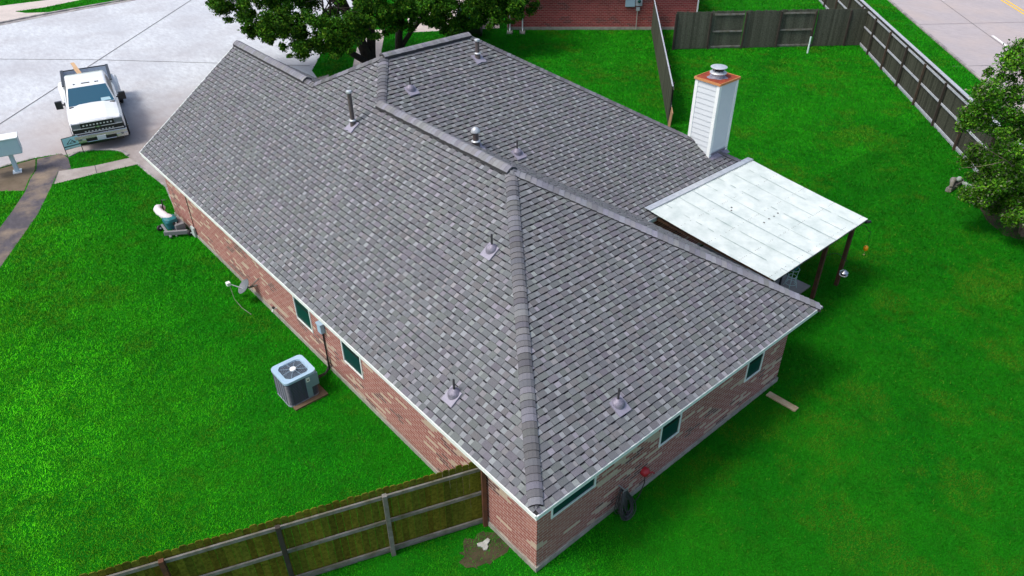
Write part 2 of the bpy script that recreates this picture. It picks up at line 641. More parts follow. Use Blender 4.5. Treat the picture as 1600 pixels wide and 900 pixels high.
sheet('avenue', [AV(-80, 0), AV(160, 0), AV(160, 16), AV(-80, 16)], 0.004, M['avenue'])
kb = MB()
a, b = AV(-80, 0), AV(160, 0)
kb.bar((*a, 0.03), (*b, 0.03), 0.16, 0.12)
tag(kb.build('avenue_kerb', M['kerb'], bevel=0.02), kind='structure')
mk = MB()
pw = [(52.88, 15.06), (52.08, 14.14), (47.04, 9.46), (44.65, 7.48)]
dv = (Vector(pw[1]) - Vector(pw[3])).normalized()
for t in (-24, -12, 0, 12, 24, 36):
    s0 = Vector(pw[3]) + dv * (t - 0.6)
    strip(mk, s0, s0 + dv * 3.4, 0.16, 0.009)
tag(mk.build('lane_markings', M['paint_white']), kind='structure')
mk = MB()
for o_ in (0.0, 0.32):
    s0 = Vector((53.56, 9.93)) + Vector((dv.y, -dv.x)) * (o_ - 0.1)
    strip(mk, s0 - dv * 60, s0 + dv * 90, 0.13, 0.009)
tag(mk.build('centre_lines', M['paint_yellow']), kind='structure')
mk = MB()
for t in range(-5, 9):
    base = Vector((45.6, 13.6)) + dv * (t * 8.2)
    n = Vector((0.79, -0.61))
    strip(mk, base - n * 0.6, base + n * 15.5, 0.05, 0.0085)
s0 = Vector(pw[3])
strip(mk, s0 - dv * 60 + Vector((0.0, 0.3)), s0 + dv * 90 + Vector((0.0, 0.3)), 0.035, 0.0125)
tag(mk.build('avenue_joints', M['joint']), kind='structure')

# patio slab
pb = MB()
pb.box((9.25, 2.2, 0.0), (13.9, 5.95, 0.06))
tag(pb.build('patio', M['walk']), kind='structure')

# bare soil below the near fence and round the house foot
_r = random.Random(3)
sheet('soil_patch', [(-0.05 + (.36 + .3 * _r.random()) * math.cos(a * math.pi / 14), 1.55 + (.28 + .25 * _r.random()) * math.sin(a * math.pi / 14)) for a in range(28)], 0.007, M['soil'])
sheet('tree_bed', [(21.9, -0.6), (22.5, .2), (23.6, 1.0), (25.0, 1.9), (26.5, 1.2), (25.2, -0.6), (23.6, -2.2), (22.2, -1.9)], 0.007, M['soil'])

# ------------------------------------------------------------------ house
H, O = 2.55, 0.43
W_, L_ = 9.632, 20.72
sL, sF = 0.6965, 0.535
X1, YA = 4.5853, 5.97
YB = 5.654
X2, X2R, X3 = 5.72, 8.91, 15.126
ZA, ZX = H + sL * X1, H + sL * X2
Y2 = YB + (ZX - H) / sF
YBK = 2 * Y2 - YB
sR = (ZA - H) / (W_ - X1)
sRR = (ZX - H) / (X3 - X2R)
XG = 4.273
ZG = H + sL * XG
YG = Y2 + (ZX - ZG) / sF
XG2 = XG + (ZG - H) / sL

house = empty('house', (4.8, 8, 0), 'long single-storey brick house with a grey shingle hip roof in the middle of the lawn', 'house')


def wall(mb, ax, c, u0, u1, z0, z1, holes, out, depth=0.09):
    """wall in plane axis ax=c, running u0..u1, with holes [(ua,ub,za,zb)], out=+1/-1 outward sign"""
    us = sorted({u0, u1} | {h[0] for h in holes} | {h[1] for h in holes})
    zs = sorted({z0, z1} | {h[2] for h in holes} | {h[3] for h in holes})

    def P(u, z, d=0):
        return (c - out * d, u, z) if ax == 'x' else (u, c - out * d, z)
    for a, b in zip(us[:-1], us[1:]):
        for p, q in zip(zs[:-1], zs[1:]):
            if any(h[0] - 1e-6 <= a and b <= h[1] + 1e-6 and h[2] - 1e-6 <= p and q <= h[3] + 1e-6 for h in holes):
                continue
            mb.face([P(a, p), P(b, p), P(b, q), P(a, q)], uv=[(a, p), (b, p), (b, q), (a, q)])
    for h in holes:
        a, b, p, q = h
        for (e, f) in (((a, p), (b, p)), ((b, p), (b, q)), ((b, q), (a, q)), ((a, q), (a, p))):
            mb.face([P(*e), P(*f), P(*f, depth), P(*e, depth)], uv=[(e[0], e[1]), (f[0], f[1]), (f[0] + 0.09, f[1]), (e[0] + 0.09, e[1])])


YW = YB + O                       # patio-side wall of the rear wing
HL = [(9.52, 10.46, 0.84, 2.08), (6.90, 7.86, 0.92, 2.12)]
HF = [(0.80, 2.07, 1.37, 2.08), (4.14, 4.86, 1.03, 2.08), (7.42, 8.12, 1.03, 2.08)]
wb = MB()
ZW = 2.46
Z0 = 0.14
wall(wb, 'x', O, O, L_ - O, Z0, ZW, HL, -1)
wall(wb, 'y', O, O, W_ - O, Z0, ZW, HF, -1)
HP = [(3.2, 5.0, Z0, 2.15)]
wall(wb, 'x', W_ - O, O, YW, Z0, ZW, HP, 1)
wall(wb, 'y', YW, W_ - O, X3 - O, Z0, ZW, [], -1)
wall(wb, 'x', X3 - O, YW, YBK - O, Z0, ZW, [], 1)
wall(wb, 'y', YBK - O, XG2 - O, X3 - O, Z0, ZW, [(10.0, 11.0, Z0, 2.2), (12.2, 13.6, 0.9, 2.1)], 1)
wall(wb, 'y', L_ - O, O, XG2 - O, Z0, ZW, [(1.6, 6.5, Z0, 2.25)], 1)
# garage gable
wb.face([(O, L_ - O, ZW), (XG2 - O, L_ - O, ZW), (XG, L_ - O, ZG - 0.1)], uv=[(O, ZW), (XG2 - O, ZW), (XG, ZG)])
walls = wb.build('wall', M['brick'], house)
fb = MB()
fp = [(O - 0.03, O - 0.03), (W_ - O + 0.03, O - 0.03), (W_ - O + 0.03, YW - 0.03), (X3 - O + 0.03, YW - 0.03), (X3 - O + 0.03, YBK - O + 0.03),
      (XG2 - O + 0.03, YBK - O + 0.03), (XG2 - O + 0.03, L_ - O + 0.03), (O - 0.03, L_ - O + 0.03)]
fb.poly_prism(fp, -0.2, Z0)
fb.build('foundation', M['concrete_base'], house)


def window(ax, c, hole, out, parent, two=False):
    a, b, p, q = hole

    def P(u, z, d=0):
        return (c - out * d, u, z) if ax == 'x' else (u, c - out * d, z)
    fr = MB()
    t = 0.042
    D0, D1 = -0.022, 0.03

    def bx(ua, ub, za, zb, d0=D0, d1=D1):
        x = P(ua, za, d0)
        y = P(ub, zb, d1)
        return tuple(min(i, j) for i, j in zip(x, y)), tuple(max(i, j) for i, j in zip(x, y))
    fr.box(*bx(a, a + t, p, q))
    fr.box(*bx(b - t, b, p, q))
    fr.box(*bx(a + t, b - t, p, p + t))
    fr.box(*bx(a + t, b - t, q - t, q))
    f = fr.build('window', M['trim'], parent)
    gl = MB()
    gl.face([P(a + t, p + t, 0.002), P(b - t, p + t, 0.002), P(b - t, q - t, 0.002), P(a + t, q - t, 0.002)])
    gl.build('pane', M['glass'], f)
    mr = MB()
    zc = (p + q) / 2
    if q - p > 0.8:
        mr.box(*bx(a + t, b - t, zc - 0.015, zc + 0.015, -0.012, 0.001))
        mr.build('meeting_rail', M['black_gloss'], f)
    return f


for h in HL:
    window('x', O, h, -1, house)
for h in HF:
    window('y', O, h, -1, house)
window('y', YBK - O, (12.2, 13.6, 0.9, 2.1), 1, house)
# front door, garage door, patio door
db = MB()
db.box((1.6, L_ - O - 0.10, Z0), (6.5, L_ - O - 0.06, 2.25))
for i in range(1, 4):
    db.box((1.6, L_ - O - 0.06, Z0 + i * 0.53 - 0.01), (6.5, L_ - O - 0.055, Z0 + i * 0.53 + 0.01))
db.build('garage_door', M['trim'], house)
db = MB()
db.box((10.0, YBK - O - 0.09, Z0), (11.0, YBK - O - 0.05, 2.2))
d_ = db.build('door', M['wood'], house)
hb = MB()
hb.lathe([(0.0, 0), (0.03, 0), (0.03, 0.05), (0, 0.06)], (10.1, YBK - O - 0.05, 1.1), 12, (0, 1, 0))
hb.build('handle', M['chrome'], d_)
db = MB()
db.box((W_ - O - 0.08, 3.2, Z0), (W_ - O - 0.05, 5.0, 2.15))
db.build('patio_door', M['glass'], house)

# roof ---------------------------------------------------------------
roof_mb = MB()


def zL(x, y): return H + sL * x
def zF(x, y): return H + sF * y
def zR(x, y): return H + sR * (W_ - x)
def zB(x, y): return H + sF * (y - YB)
def zRR(x, y): return H + sRR * (X3 - x)
def zBk(x, y): return H + sF * (YBK - y)
def zGR(x, y): return ZG - sL * (x - XG)


PLN = [
    (zL, [(0, 0), (X1, YA), (X1, YB + YA), (X2, Y2), (XG, YG), (XG, L_), (0, L_)], (0, 0), (0, 1), (1, 0), sL),
    (zF, [(0, 0), (W_, 0), (X1, YA)], (0, 0), (1, 0), (0, 1), sF),
    (zR, [(W_, 0), (W_, YB), (X1, YB + YA), (X1, YA)], (W_, 0), (0, 1), (-1, 0), sR),
    (zB, [(W_, YB), (X3, YB), (X2R, Y2), (X2, Y2), (X1, YB + YA)], (0, YB), (1, 0), (0, 1), sF),
    (zRR, [(X3, YB), (X3, YBK), (X2R, Y2)], (X3, 0), (0, 1), (-1, 0), sRR),
    (zBk, [(X3, YBK), (XG2, YBK), (XG, YG), (X2, Y2), (X2R, Y2)], (0, YBK), (1, 0), (0, -1), sF),
    (zGR, [(XG, YG), (XG2, YBK), (XG2, L_), (XG, L_)], (XG2, 0), (0, 1), (-1, 0), sL),
]
# solid deck: one slab below each plane, thick enough to have an underside
for zf, poly, *_ in PLN:
    top = [(x, y, zf(x, y) - 0.012) for x, y in poly]
    bot = [(x, y, zf(x, y) - 0.10) for x, y in poly]
    roof_mb.face(top)
    roof_mb.face(list(reversed(bot)))
roof = roof_mb.build('roof', M['deck'], house)


def intervals(poly, O_, ud, vd, vv):
    """u-intervals where the line v=vv crosses poly"""
    P = [((x - O_[0]) * ud[0] + (y - O_[1]) * ud[1], (x - O_[0]) * vd[0] + (y - O_[1]) * vd[1]) for x, y in poly]
    xs = []
    for (u0, v0), (u1, v1) in zip(P, P[1:] + P[:1]):
        if (v0 - vv) * (v1 - vv) < 0:
            xs.append(u0 + (u1 - u0) * (vv - v0) / (v1 - v0))
    xs.sort()
    return list(zip(xs[::2], xs[1::2]))


EXPO = 0.146
sh = MB()
TINT = [(0.95, 1, 1.06), (0.94, 1.01, 1.08), (0.97, 0.99, 1.08), (0.93, 1.02, 1.06), (0.99, 0.99, 1.03), (0.94, 1.01, 1.09), (0.98, 0.96, 1.10), (0.93, 1.03, 1.02)]


def shade(base):
    t = random.choice(TINT)
    return tuple(base * k for k in t)


for zf, poly, O_, ud, vd, sl in PLN:
    L = math.sqrt(1 + sl * sl)
    dv_ = EXPO / L
    vmax = max((x - O_[0]) * vd[0] + (y - O_[1]) * vd[1] for x, y in poly)
    # outward normal of the plane
    N = Vector((-vd[0] * sl, -vd[1] * sl, 1)).normalized()

    def PT(u, v, h):
        x = O_[0] + ud[0] * u + vd[0] * v
        y = O_[1] + ud[1] * u + vd[1] * v
        return Vector((x, y, H + sl * v if zf is not zGR else H + sl * v)) + N * h
    nrow = int(math.ceil(vmax / dv_))
    for i in range(nrow):
        v0 = i * dv_
        v1 = min((i + 1) * dv_ + 0.012, vmax)
        vm = min(v0 + dv_ * 0.5, vmax - 1e-4)
        for (ua, ub) in intervals(poly, O_, ud, vd, vm):
            u = ua
            # first piece is cut at random so that rows do not line up
            first = True
            while u < ub - 1e-4:
                up = random.random()
                wd = random.uniform(0.13, 0.25)
                if first:
                    wd *= random.uniform(0.3, 1)
                    first = False
                e = min(u + wd, ub)
                b = random.choice([0.136, 0.143, 0.150, 0.158, 0.168])
                c = shade(b)
                hb0, ht0 = 0.030, 0.005
                if e - u > 0.01:
                    A, B, C_, D = PT(u, v0, hb0), PT(e, v0, hb0), PT(e, v1, ht0), PT(u, v1, ht0)
                    band = random.choice([0.006, 0.014, 0.020, 0.024]) / L
                    fb_ = max(0.3, (dv_ - band) / (v1 - v0))
                    E1, E2 = A.lerp(D, fb_), B.lerp(C_, fb_)
                    sh.face([A, B, E2, E1], c)
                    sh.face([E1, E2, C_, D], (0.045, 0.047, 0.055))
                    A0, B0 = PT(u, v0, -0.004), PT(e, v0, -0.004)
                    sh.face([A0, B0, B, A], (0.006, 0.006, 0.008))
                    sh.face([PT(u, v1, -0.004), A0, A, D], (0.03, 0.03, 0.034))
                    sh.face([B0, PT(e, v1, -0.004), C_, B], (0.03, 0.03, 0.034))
                u = e
                # paler recessed tab
                g_ = random.uniform(0.08, 0.145)
                e = min(u + g_, ub)
                if e - u > 0.005:
                    c = shade(random.choice([0.178, 0.195, 0.212, 0.235, 0.27]))
                    A, B, C_, D = PT(u, v0, 0.020), PT(e, v0, 0.020), PT(e, v1, 0.0), PT(u, v1, 0.0)
                    band = random.uniform(0.024, 0.036) / L
                    fb_ = max(0.3, (dv_ - band) / (v1 - v0))
                    E1, E2 = A.lerp(D, fb_), B.lerp(C_, fb_)
                    sh.face([A, B, E2, E1], c)
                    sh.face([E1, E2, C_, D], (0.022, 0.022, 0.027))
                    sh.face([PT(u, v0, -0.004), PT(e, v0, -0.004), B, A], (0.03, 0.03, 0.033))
                u = e
# sort out winding so that all faces point up / out is not needed: both sides shade the same
shingles = sh.build('shingles', M['shingle'], roof)


def cap_run(mb, a, b, fa, fb, half=0.145, expo=0.135, lift=0.030, tone=(0.10, 0.19), vent=0.0, slot=None, start=0.0, droop=0.0):
    """overlapping ridge shingles from a (low) to b (high); fa/fb = the two plane functions"""
    a, b = Vector(a), Vector(b)
    L2 = (b - a).length
    d = (b - a) / L2
    n = Vector((d.y, -d.x))
    zz = lambda x, y: min(fa(x, y), fb(x, y))
    k = int(L2 / expo)
    offs = [-1, -0.55, 0, 0.55, 1]
    for i in range(k + 1):
        s0, s1 = i * expo, min((i + 1) * expo + 0.02, L2)
        if s1 - s0 < 0.02:
            continue
        c = random.uniform(*tone)
        c = (c, c * random.uniform(0.99, 1.05), c * random.uniform(1.05, 1.2))
        hl = half * random.uniform(0.96, 1.04)
        def ring(s_, h):
            P = []
            for o in offs:
                p = a + d * s_ + n * (o * hl)
                z = zz(p.x, p.y) - (0.02 if o == 0 else -0.004 if abs(o) < .6 else 0.008)
                P.append(Vector((p.x, p.y, z + h + vent + 0.022)))
            return P
        jit = random.uniform(-0.005, 0.005)
        kv = 0.4 if vent else 1.0
        r0, r1 = ring(max(0, s0 + jit), lift + 0.012 + random.uniform(-.004, .004) * kv), ring(s1, lift * (0.85 if vent else 0.6) + 0.01)
        rb = ring(max(0, s0 + jit), -0.01)
        for q in range(4):
            mb.face([r0[q], r0[q + 1], r1[q + 1], r1[q]], c)
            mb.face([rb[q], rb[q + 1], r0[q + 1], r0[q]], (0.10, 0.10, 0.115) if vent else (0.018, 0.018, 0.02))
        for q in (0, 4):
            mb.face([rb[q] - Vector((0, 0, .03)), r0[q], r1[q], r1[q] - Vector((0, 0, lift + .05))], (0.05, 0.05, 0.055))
    if vent and slot is not None:
        for sgn in (-1, 1):
            P = []
            for s_ in (0, L2):
                p = a + d * s_ + n * (sgn * half * 0.9)
                z = zz(p.x, p.y)
                P.append((Vector((p.x, p.y, z - 0.01)), Vector((p.x, p.y, z + vent + 0.004))))
            slot.face([P[0][0], P[1][0], P[1][1], P[0][1]])
        for s_ in (0, L2):
            pc = a + d * s_
            pa, pb_ = pc - n * half * 0.9, pc + n * half * 0.9
            slot.face([(pa.x, pa.y, zz(pa.x, pa.y)), (pb_.x, pb_.y, zz(pb_.x, pb_.y)), (pb_.x, pb_.y, zz(pb_.x, pb_.y) + vent),
                       (pc.x, pc.y, zz(pc.x, pc.y) + vent), (pa.x, pa.y, zz(pa.x, pa.y) + vent)])


def cap(name, *a, **k):
    mb = MB()
    cap_run(mb, *a, **k)
    return mb.build(name, M['ridge'], roof)


cap('hip_cap', (0.10, 0.13), (X1, YA), zL, zF)
cap('hip_cap', (W_ - 0.02, 0.02), (X1, YA), zR, zF, half=0.17, lift=0.035, tone=(0.16, 0.28))  # paler tone paints in the glare along this hip
cap('hip_cap', (X1, YB + YA), (X2, Y2), zL, zB)
cap('hip_cap', (X3 - .02, YB + .02), (X2R, Y2), zB, zRR)
cap('hip_cap', (X3 - .02, YBK - .02), (X2R, Y2), zBk, zRR)
cap('hip_cap', (XG, YG), (X2, Y2), zL, zBk)
slot = MB()
for a, b, fa, fb_ in (((X1, YA - 0.05), (X1, YB + YA + 0.05), zL, zR), ((X2 - 0.05, Y2), (X2R + 0.05, Y2), zB, zBk), ((XG, YG + 0.5), (XG, L_), zL, zGR)):
    mb = MB()
    slot = MB()
    cap_run(mb, a, b, fa, fb_, half=0.165, vent=0.06, slot=slot, tone=(0.17, 0.24), expo=0.14)
    rv_ = mb.build('ridge_vent', M['ridge'], roof)
    for q_i in range(0, len(slot.f), len(slot.f)):
        slot.build('vent_slot', M['slot'], rv_)
cap('ridge_cap', (XG, YG - 0.1), (XG, YG + 0.5), zL, zGR)


# fascia boards, drip edge and soffit
fa_ = MB()
so = MB()
eaves = [((0, 0), (W_, 0)), ((W_, 0), (W_, YB)), ((W_, YB), (X3, YB)), ((X3, YB), (X3, YBK)), ((X3, YBK), (XG2, YBK)), ((0, L_), (0, 0))]
out_n = [(0, -1), (1, 0), (0, -1), (1, 0), (0, 1), (-1, 0)]
for k, (((ax_, ay_), (bx_, by_)), n) in enumerate(zip(eaves, out_n)):
    nx, ny = n
    # fascia: thin board just inside the shingle edge, ends run past each other by a few mm
    t = 0.02
    e = 0.004 if k % 2 else 0.0
    a = Vector((ax_ - nx * 0.012, ay_ - ny * 0.012, 0))
    b = Vector((bx_ - nx * 0.012, by_ - ny * 0.012, 0))
    d = (b - a).normalized()
    fa_.bar(a + Vector((0, 0, H - 0.085)), b + Vector((0, 0, H - 0.085)) , t, 0.14 - e)
    # drip edge flange on top
    a2 = Vector((ax_ + nx * 0.014, ay_ + ny * 0.014, H - 0.02))
    b2 = Vector((bx_ + nx * 0.014, by_ + ny * 0.014, H - 0.02))
    fa_.bar(a2, b2, 0.028, 0.045 + e)
fa_.build('fascia', M['trim'], roof)
so.poly_prism([(0.03, 0.03), (W_ - 0.03, 0.03), (W_ - 0.03, YB + 0.03), (X3 - 0.03, YB + 0.03), (X3 - 0.03, YBK - 0.03), (XG2, YBK - 0.03), (XG2, L_ - 0.03), (0.03, L_ - 0.03)], H - 0.15, H - 0.125)
so.build('soffit', M['soffit'], roof)
# rake board on the garage gable
rk = MB()
rk.bar((0, L_ + 0.012, H - 0.06), (XG, L_ + 0.012, ZG - 0.06), 0.024, 0.14)
rk.bar((XG2, L_ + 0.012, H - 0.06), (XG, L_ + 0.012, ZG - 0.06), 0.024, 0.137)
rk.build('rake_board', M['trim'], roof)
# diverter corner at the hip foot
gd = MB()
gd.tube([(W_ + 0.02, 0.10, H - 0.10), (W_ + 0.14, 0.02, H - 0.12)], 0.045, 10)
gd.build('gutter_stub', M['lead'], roof)


# roof penetrations ---------------------------------------------------
def vent_small(x, y, zf, vd, sl, hgt):
    z = zf(x, y)
    N = Vector((-vd[0] * sl, -vd[1] * sl, 1)).normalized()
    U = Vector((vd[0], vd[1], sl)).normalized()
    S = N.cross(U)
    b = MB()
    c = Vector((x, y, z))
    fl = [c + N * 0.055 + S * a + U * q for a, q in ((-0.17, -0.24), (0.17, -0.24), (0.17, 0.12), (-0.17, 0.12))]
    fl2 = [p - N * 0.06 for p in fl]
    b.face(fl, mi=0)
    for i in range(4):
        j = (i + 1) % 4
        b.face([fl2[i], fl2[j], fl[j], fl[i]], mi=0)
    v = b.build('vent_pipe', M['flash'], house)
    b = MB()
    b.lathe([(0.15, -0.08), (0.145, 0.06), (0.12, 0.11), (0.06, 0.15), (0.03, 0.17)], c, 20)
    b.build('skirt', M['lead'], v, smooth=True)
    b = MB()
    b.lathe([(0.024, 0), (0.024, hgt), (0.016, hgt), (0.016, hgt - 0.05)], c, 14)
    b.build('pipe', M['pipe_dark'], v)


vent_small(3.03, 4.83, zL, (1, 0), sL, 0.42)
vent_small(0.57, 3.14, zL, (1, 0), sL, 0.42)
vent_small(2.90, 0.72, zF, (0, 1), sF, 0.44)
vent_small(5.73, 11.80, zB, (0, 1), sF, 0.40)
vent_small(7.38, 8.92, zB, (0, 1), sF, 0.42)


def flue(x, y, zf, vd, sl, hgt, r=0.065, cone=False):
    z = zf(x, y)
    c = Vector((x, y, z))
    N = Vector((-vd[0] * sl, -vd[1] * sl, 1)).normalized()
    U = Vector((vd[0], vd[1], sl)).normalized()
    S = N.cross(U)
    b = MB()
    # ragged sealed flashing
    ring = []
    for k in range(16):
        a = 2 * math.pi * k / 16
        rr = 0.20 + (0.07 if k % 4 == 2 else -0.04 if k % 4 == 0 else 0)
        ring.append(c + N * 0.055 + S * (rr * math.cos(a)) + U * (rr * math.sin(a) - 0.04))
    b.face(ring)
    low = [p - N * 0.06 for p in ring]
    for i in range(16):
        j = (i + 1) % 16
        b.face([low[i], low[j], ring[j], ring[i]])
    f = b.build('flue_pipe', M['flash'], house)
    b = MB()
    b.lathe([(r * 1.5, -0.04), (r * 1.3, 0.14), (r * 1.1, 0.17)], c, 20)
    b.build('boot', M['flue'], f, smooth=True)
    b = MB()
    b.lathe([(r * 1.1, 0.17), (r * 1.6, 0.165), (r * 1.55, 0.185), (r * 1.0, 0.21)], c, 20)
    b.build('storm_collar', M['white_metal'], f, smooth=True)
    b = MB()
    b.lathe([(r, 0.1), (r, hgt - 0.04), (r * 1.02, hgt - 0.04)], c, 20)
    b.build('pipe', M['flue'], f, smooth=True)
    b = MB()
    if cone:
        b.lathe([(r * 1.5, hgt - 0.07), (r * 1.6, hgt - 0.05), (r * 1.3, hgt + 0.02), (r * .7, hgt + 0.07), (0.001, hgt + 0.09)], c, 24)
    else:
        b.lathe([(r * 1.05, hgt - 0.07), (r * 1.32, hgt - 0.06), (r * 1.32, hgt - 0.01), (r * 1.1, hgt + 0.0), (0.001, hgt + 0.012)], c, 24)
    b.build('rain_cap', M['white_metal'], f, smooth=True)


flue(3.80, 11.97, zL, (1, 0), sL, 1.05, 0.062)
flue(8.60, 12.2, zB, (0, 1), sF, 0.62, 0.065)
flue(6.33, 9.53, zB, (0, 1), sF, 0.52, 0.085, cone=True)

# chimney -------------------------------------------------------------
cx0, cx1, cy0, cy1, cz = 13.72, 14.66, 6.56, 7.44, 5.48
chim = MB()
cb = MB()
chim.box((cx0 + .02, cy0 + .02, 2.6), (cx1 - .02, cy1 - .02, cz))
chimney = chim.build('chimney', M['siding'], house)
lap = MB()
zq = 2.5
while zq < cz - 0.02:
    z1 = min(zq + 0.172, cz)
    e0, e1 = 0.022, 0.004
    for P0, P1, n in (((cx0, cy0), (cx1, cy0), (0, -1)), ((cx1, cy0), (cx1, cy1), (1, 0)), ((cx1, cy1), (cx0, cy1), (0, 1)), ((cx0, cy1), (cx0, cy0), (-1, 0))):
        q = lambda P, z, e: (P[0] + n[0] * e, P[1] + n[1] * e, z)
        lap.face([q(P0, zq, e0), q(P1, zq, e0), q(P1, z1, e1), q(P0, z1, e1)])
        lap.face([q(P0, zq, -0.01), q(P1, zq, -0.01), q(P1, zq, e0), q(P0, zq, e0)], mi=1)
    zq = z1
lap.build('clapboards', [M['siding'], M['joint']], chimney)
cn = MB()
for x, y in ((cx0, cy0), (cx1, cy0), (cx1, cy1), (cx0, cy1)):
    sx = 1 if x == cx0 else -1
    sy = 1 if y == cy0 else -1
    cn.box((min(x - sx * .03, x + sx * .08), min(y - sy * .034, y - sy * .004), 2.5), (max(x - sx * .03, x + sx * .08), max(y - sy * .034, y - sy * .004), cz + 0.002))
    cn.box((min(x - sx * .034, x - sx * .002), min(y - sy * .030, y + sy * .08), 2.5), (max(x - sx * .034, x - sx * .002), max(y - sy * .030, y + sy * .08), cz))
cn.build('corner_boards', M['trim'], chimney)
tp = MB()
tp.box((cx0 - .05, cy0 - .05, cz + .004), (cx1 + .05, cy1 + .05, cz + 0.045))
top = tp.build('chimney_top', M['rust'], chimney)
tp = MB()
for a, b in (((cx0 - .06, cy0 - .06), (cx1 + .06, cy0 - .06)), ((cx1 + .06, cy0 - .06), (cx1 + .06, cy1 + .06)), ((cx1 + .06, cy1 + .06), (cx0 - .06, cy1 + .06)), ((cx0 - .06, cy1 + .06), (cx0 - .06, cy0 - .06))):
    tp.bar((*a, cz + 0.02), (*b, cz + 0.02), 0.022, 0.075)
tp.build('lip', M['rust_edge'], top)
tp = MB()
mx_, my_ = (cx0 + cx1) / 2, (cy0 + cy1) / 2
tp.face([(mx_ + 0.32 * math.cos(a) * (1 + 0.18 * math.sin(3 * a)), my_ + 0.30 * math.sin(a) * (1 + 0.15 * math.cos(5 * a)), cz + 0.05) for a in [i * math.pi / 12 for i in range(24)]])
tp.build('sealant', M['flash'], top)
tp = MB()
tp.lathe([(0.19, 0.04), (0.19, 0.17), (0.26, 0.16), (0.27, 0.20), (0.19, 0.23), (0.13, 0.25)], (mx_, my_, cz), 32)
fl_ = tp.build('chimney_cap', M['white_metal'], chimney, smooth=True)
tp = MB()
tp.lathe([(0.12, 0.22), (0.12, 0.36)], (mx_, my_, cz), 24)
for k in range(8):
    a = k * math.pi / 4
    tp.bar((mx_ + 0.16 * math.cos(a), my_ + 0.16 * math.sin(a), cz + 0.21), (mx_ + 0.16 * math.cos(a), my_ + 0.16 * math.sin(a), cz + 0.36), 0.02, 0.008)
tp.build('spark_screen', M['slot'], fl_)
tp = MB()
tp.lathe([(0.001, 0.335), (0.25, 0.345), (0.265, 0.36), (0.255, 0.375), (0.12, 0.405), (0.001, 0.415)], (mx_, my_, cz), 32)
tp.build('lid', M['white_metal'], fl_, smooth=True)
tp = MB()
fz = zB(0, cy0 - 0.14)
tp.face([(cx0 - .02, cy0 - .16, zB(0, cy0 - .16) + .03), (cx1 + .04, cy0 - .16, zB(0, cy0 - .16) + .03), (cx1 + .04, cy0 - .02, zB(0, cy0) + .03), (cx0 - .02, cy0 - .02, zB(0, cy0) + .03)])
tp.face([(cx0 - .03, cy0 - .02, zB(0, cy0) + .03), (cx1 + .05, cy0 - .02, zB(0, cy0) + .03), (cx1 + .05, cy0 - .038, zB(0, cy0) + .12), (cx0 - .03, cy0 - .038, zB(0, cy0) + .12)])
tp.build('flashing', M['lead'], chimney)

# ------------------------------------------------------------------ patio cover
PX0, PX1, PY0 = 10.02, 15.02, 1.52
pc = empty('patio_cover', (12.6, 2, 0), 'white corrugated patio cover on brown timber posts beside the house', 'patio cover')
pp = MB()
NX = 250
y_a, y_b = YB + 0.28, PY0
z_a, z_b = H + 0.19, 2.36
lx0, lx1 = 9.93, 15.22
xs = np.linspace(0, 1, NX + 1)
for i in range(NX):
    for ja, jb in ((0.0, 0.34), (0.34, 0.67), (0.67, 1.0)):
        q = []
        for (t, jj) in ((xs[i], ja), (xs[i + 1], ja), (xs[i + 1], jb), (xs[i], jb)):
            x = (lx0 + (PX0 - lx0) * jj) + t * ((lx1 + (PX1 - lx1) * jj) - (lx0 + (PX0 - lx0) * jj))
            y = y_a + (y_b - y_a) * jj
            k = int(round(t * NX))
            # corrugation plus a slight sag, and a step at each sheet lap
            z = z_a + (z_b - z_a) * jj + (0.008 if k % 2 else 0) - 0.03 * math.sin(math.pi * jj) + 0.004 * math.sin(x * 5.1)
            q.append((x, y, z))
        pp.face(q)
M['panel'] = mat('white corrugated plastic', (0.60, 0.665, 0.65), 0.45, noise=(2.2, 0.9, (0.42, 0.50, 0.49)))
M['lapline'] = mat('sheet lap grime', (0.10, 0.20, 0.19), 0.7, noise=(3, 1.0, (0.50, 0.58, 0.57)))
ll = pp
nl = 8
for k in range(1, nl):
    t = k / nl
    for j in range(20):
        if random.random() < 0.10:
            continue
        ja, jb = j / 20, (j + 1) / 20 - 0.004 * random.random()
        q = []
        for jj, s_ in ((ja, -1), (ja, 1), (jb, 1), (jb, -1)):
            x = (lx0 + (PX0 - lx0) * jj) + t * ((lx1 + (PX1 - lx1) * jj) - (lx0 + (PX0 - lx0) * jj)) + s_ * 0.009
            q.append((x, y_a + (y_b - y_a) * jj, z_a + (z_b - z_a) * jj + 0.018 - 0.03 * math.sin(math.pi * jj)))
        ll.face(q, mi=1)
sc = pp
for j in (0.04, 0.27, 0.5, 0.74, 0.96):
    for k in range(60):
        if random.random() < 0.45:
            continue
        t = (k + 0.5) / 60
        x = (lx0 + (PX0 - lx0) * j) + t * ((lx1 + (PX1 - lx1) * j) - (lx0 + (PX0 - lx0) * j))
        y = y_a + (y_b - y_a) * j
        z = z_a + (z_b - z_a) * j + 0.012 - 0.03 * math.sin(math.pi * j)
        r = 0.010
        sc.lathe([(r, 0), (r, 0.006), (0.001, 0.008)], (x, y, z), 6, mi=2)
for x, y in ((12.25, 3.35), (12.55, 3.38), (12.80, 3.37), (13.05, 3.40), (12.0, 4.35), (12.15, 4.45)):
    j = (y - y_a) / (y_b - y_a)
    sc.lathe([(0.03, 0), (0.028, 0.008), (0.001, 0.010)], (x, y, z_a + (z_b - z_a) * j + 0.012 - 0.03 * math.sin(math.pi * j)), 8, mi=2)
panel = pp.build('roof_panel', [M['panel'], M['lapline'], M['joint']], pc)
fl2 = MB()
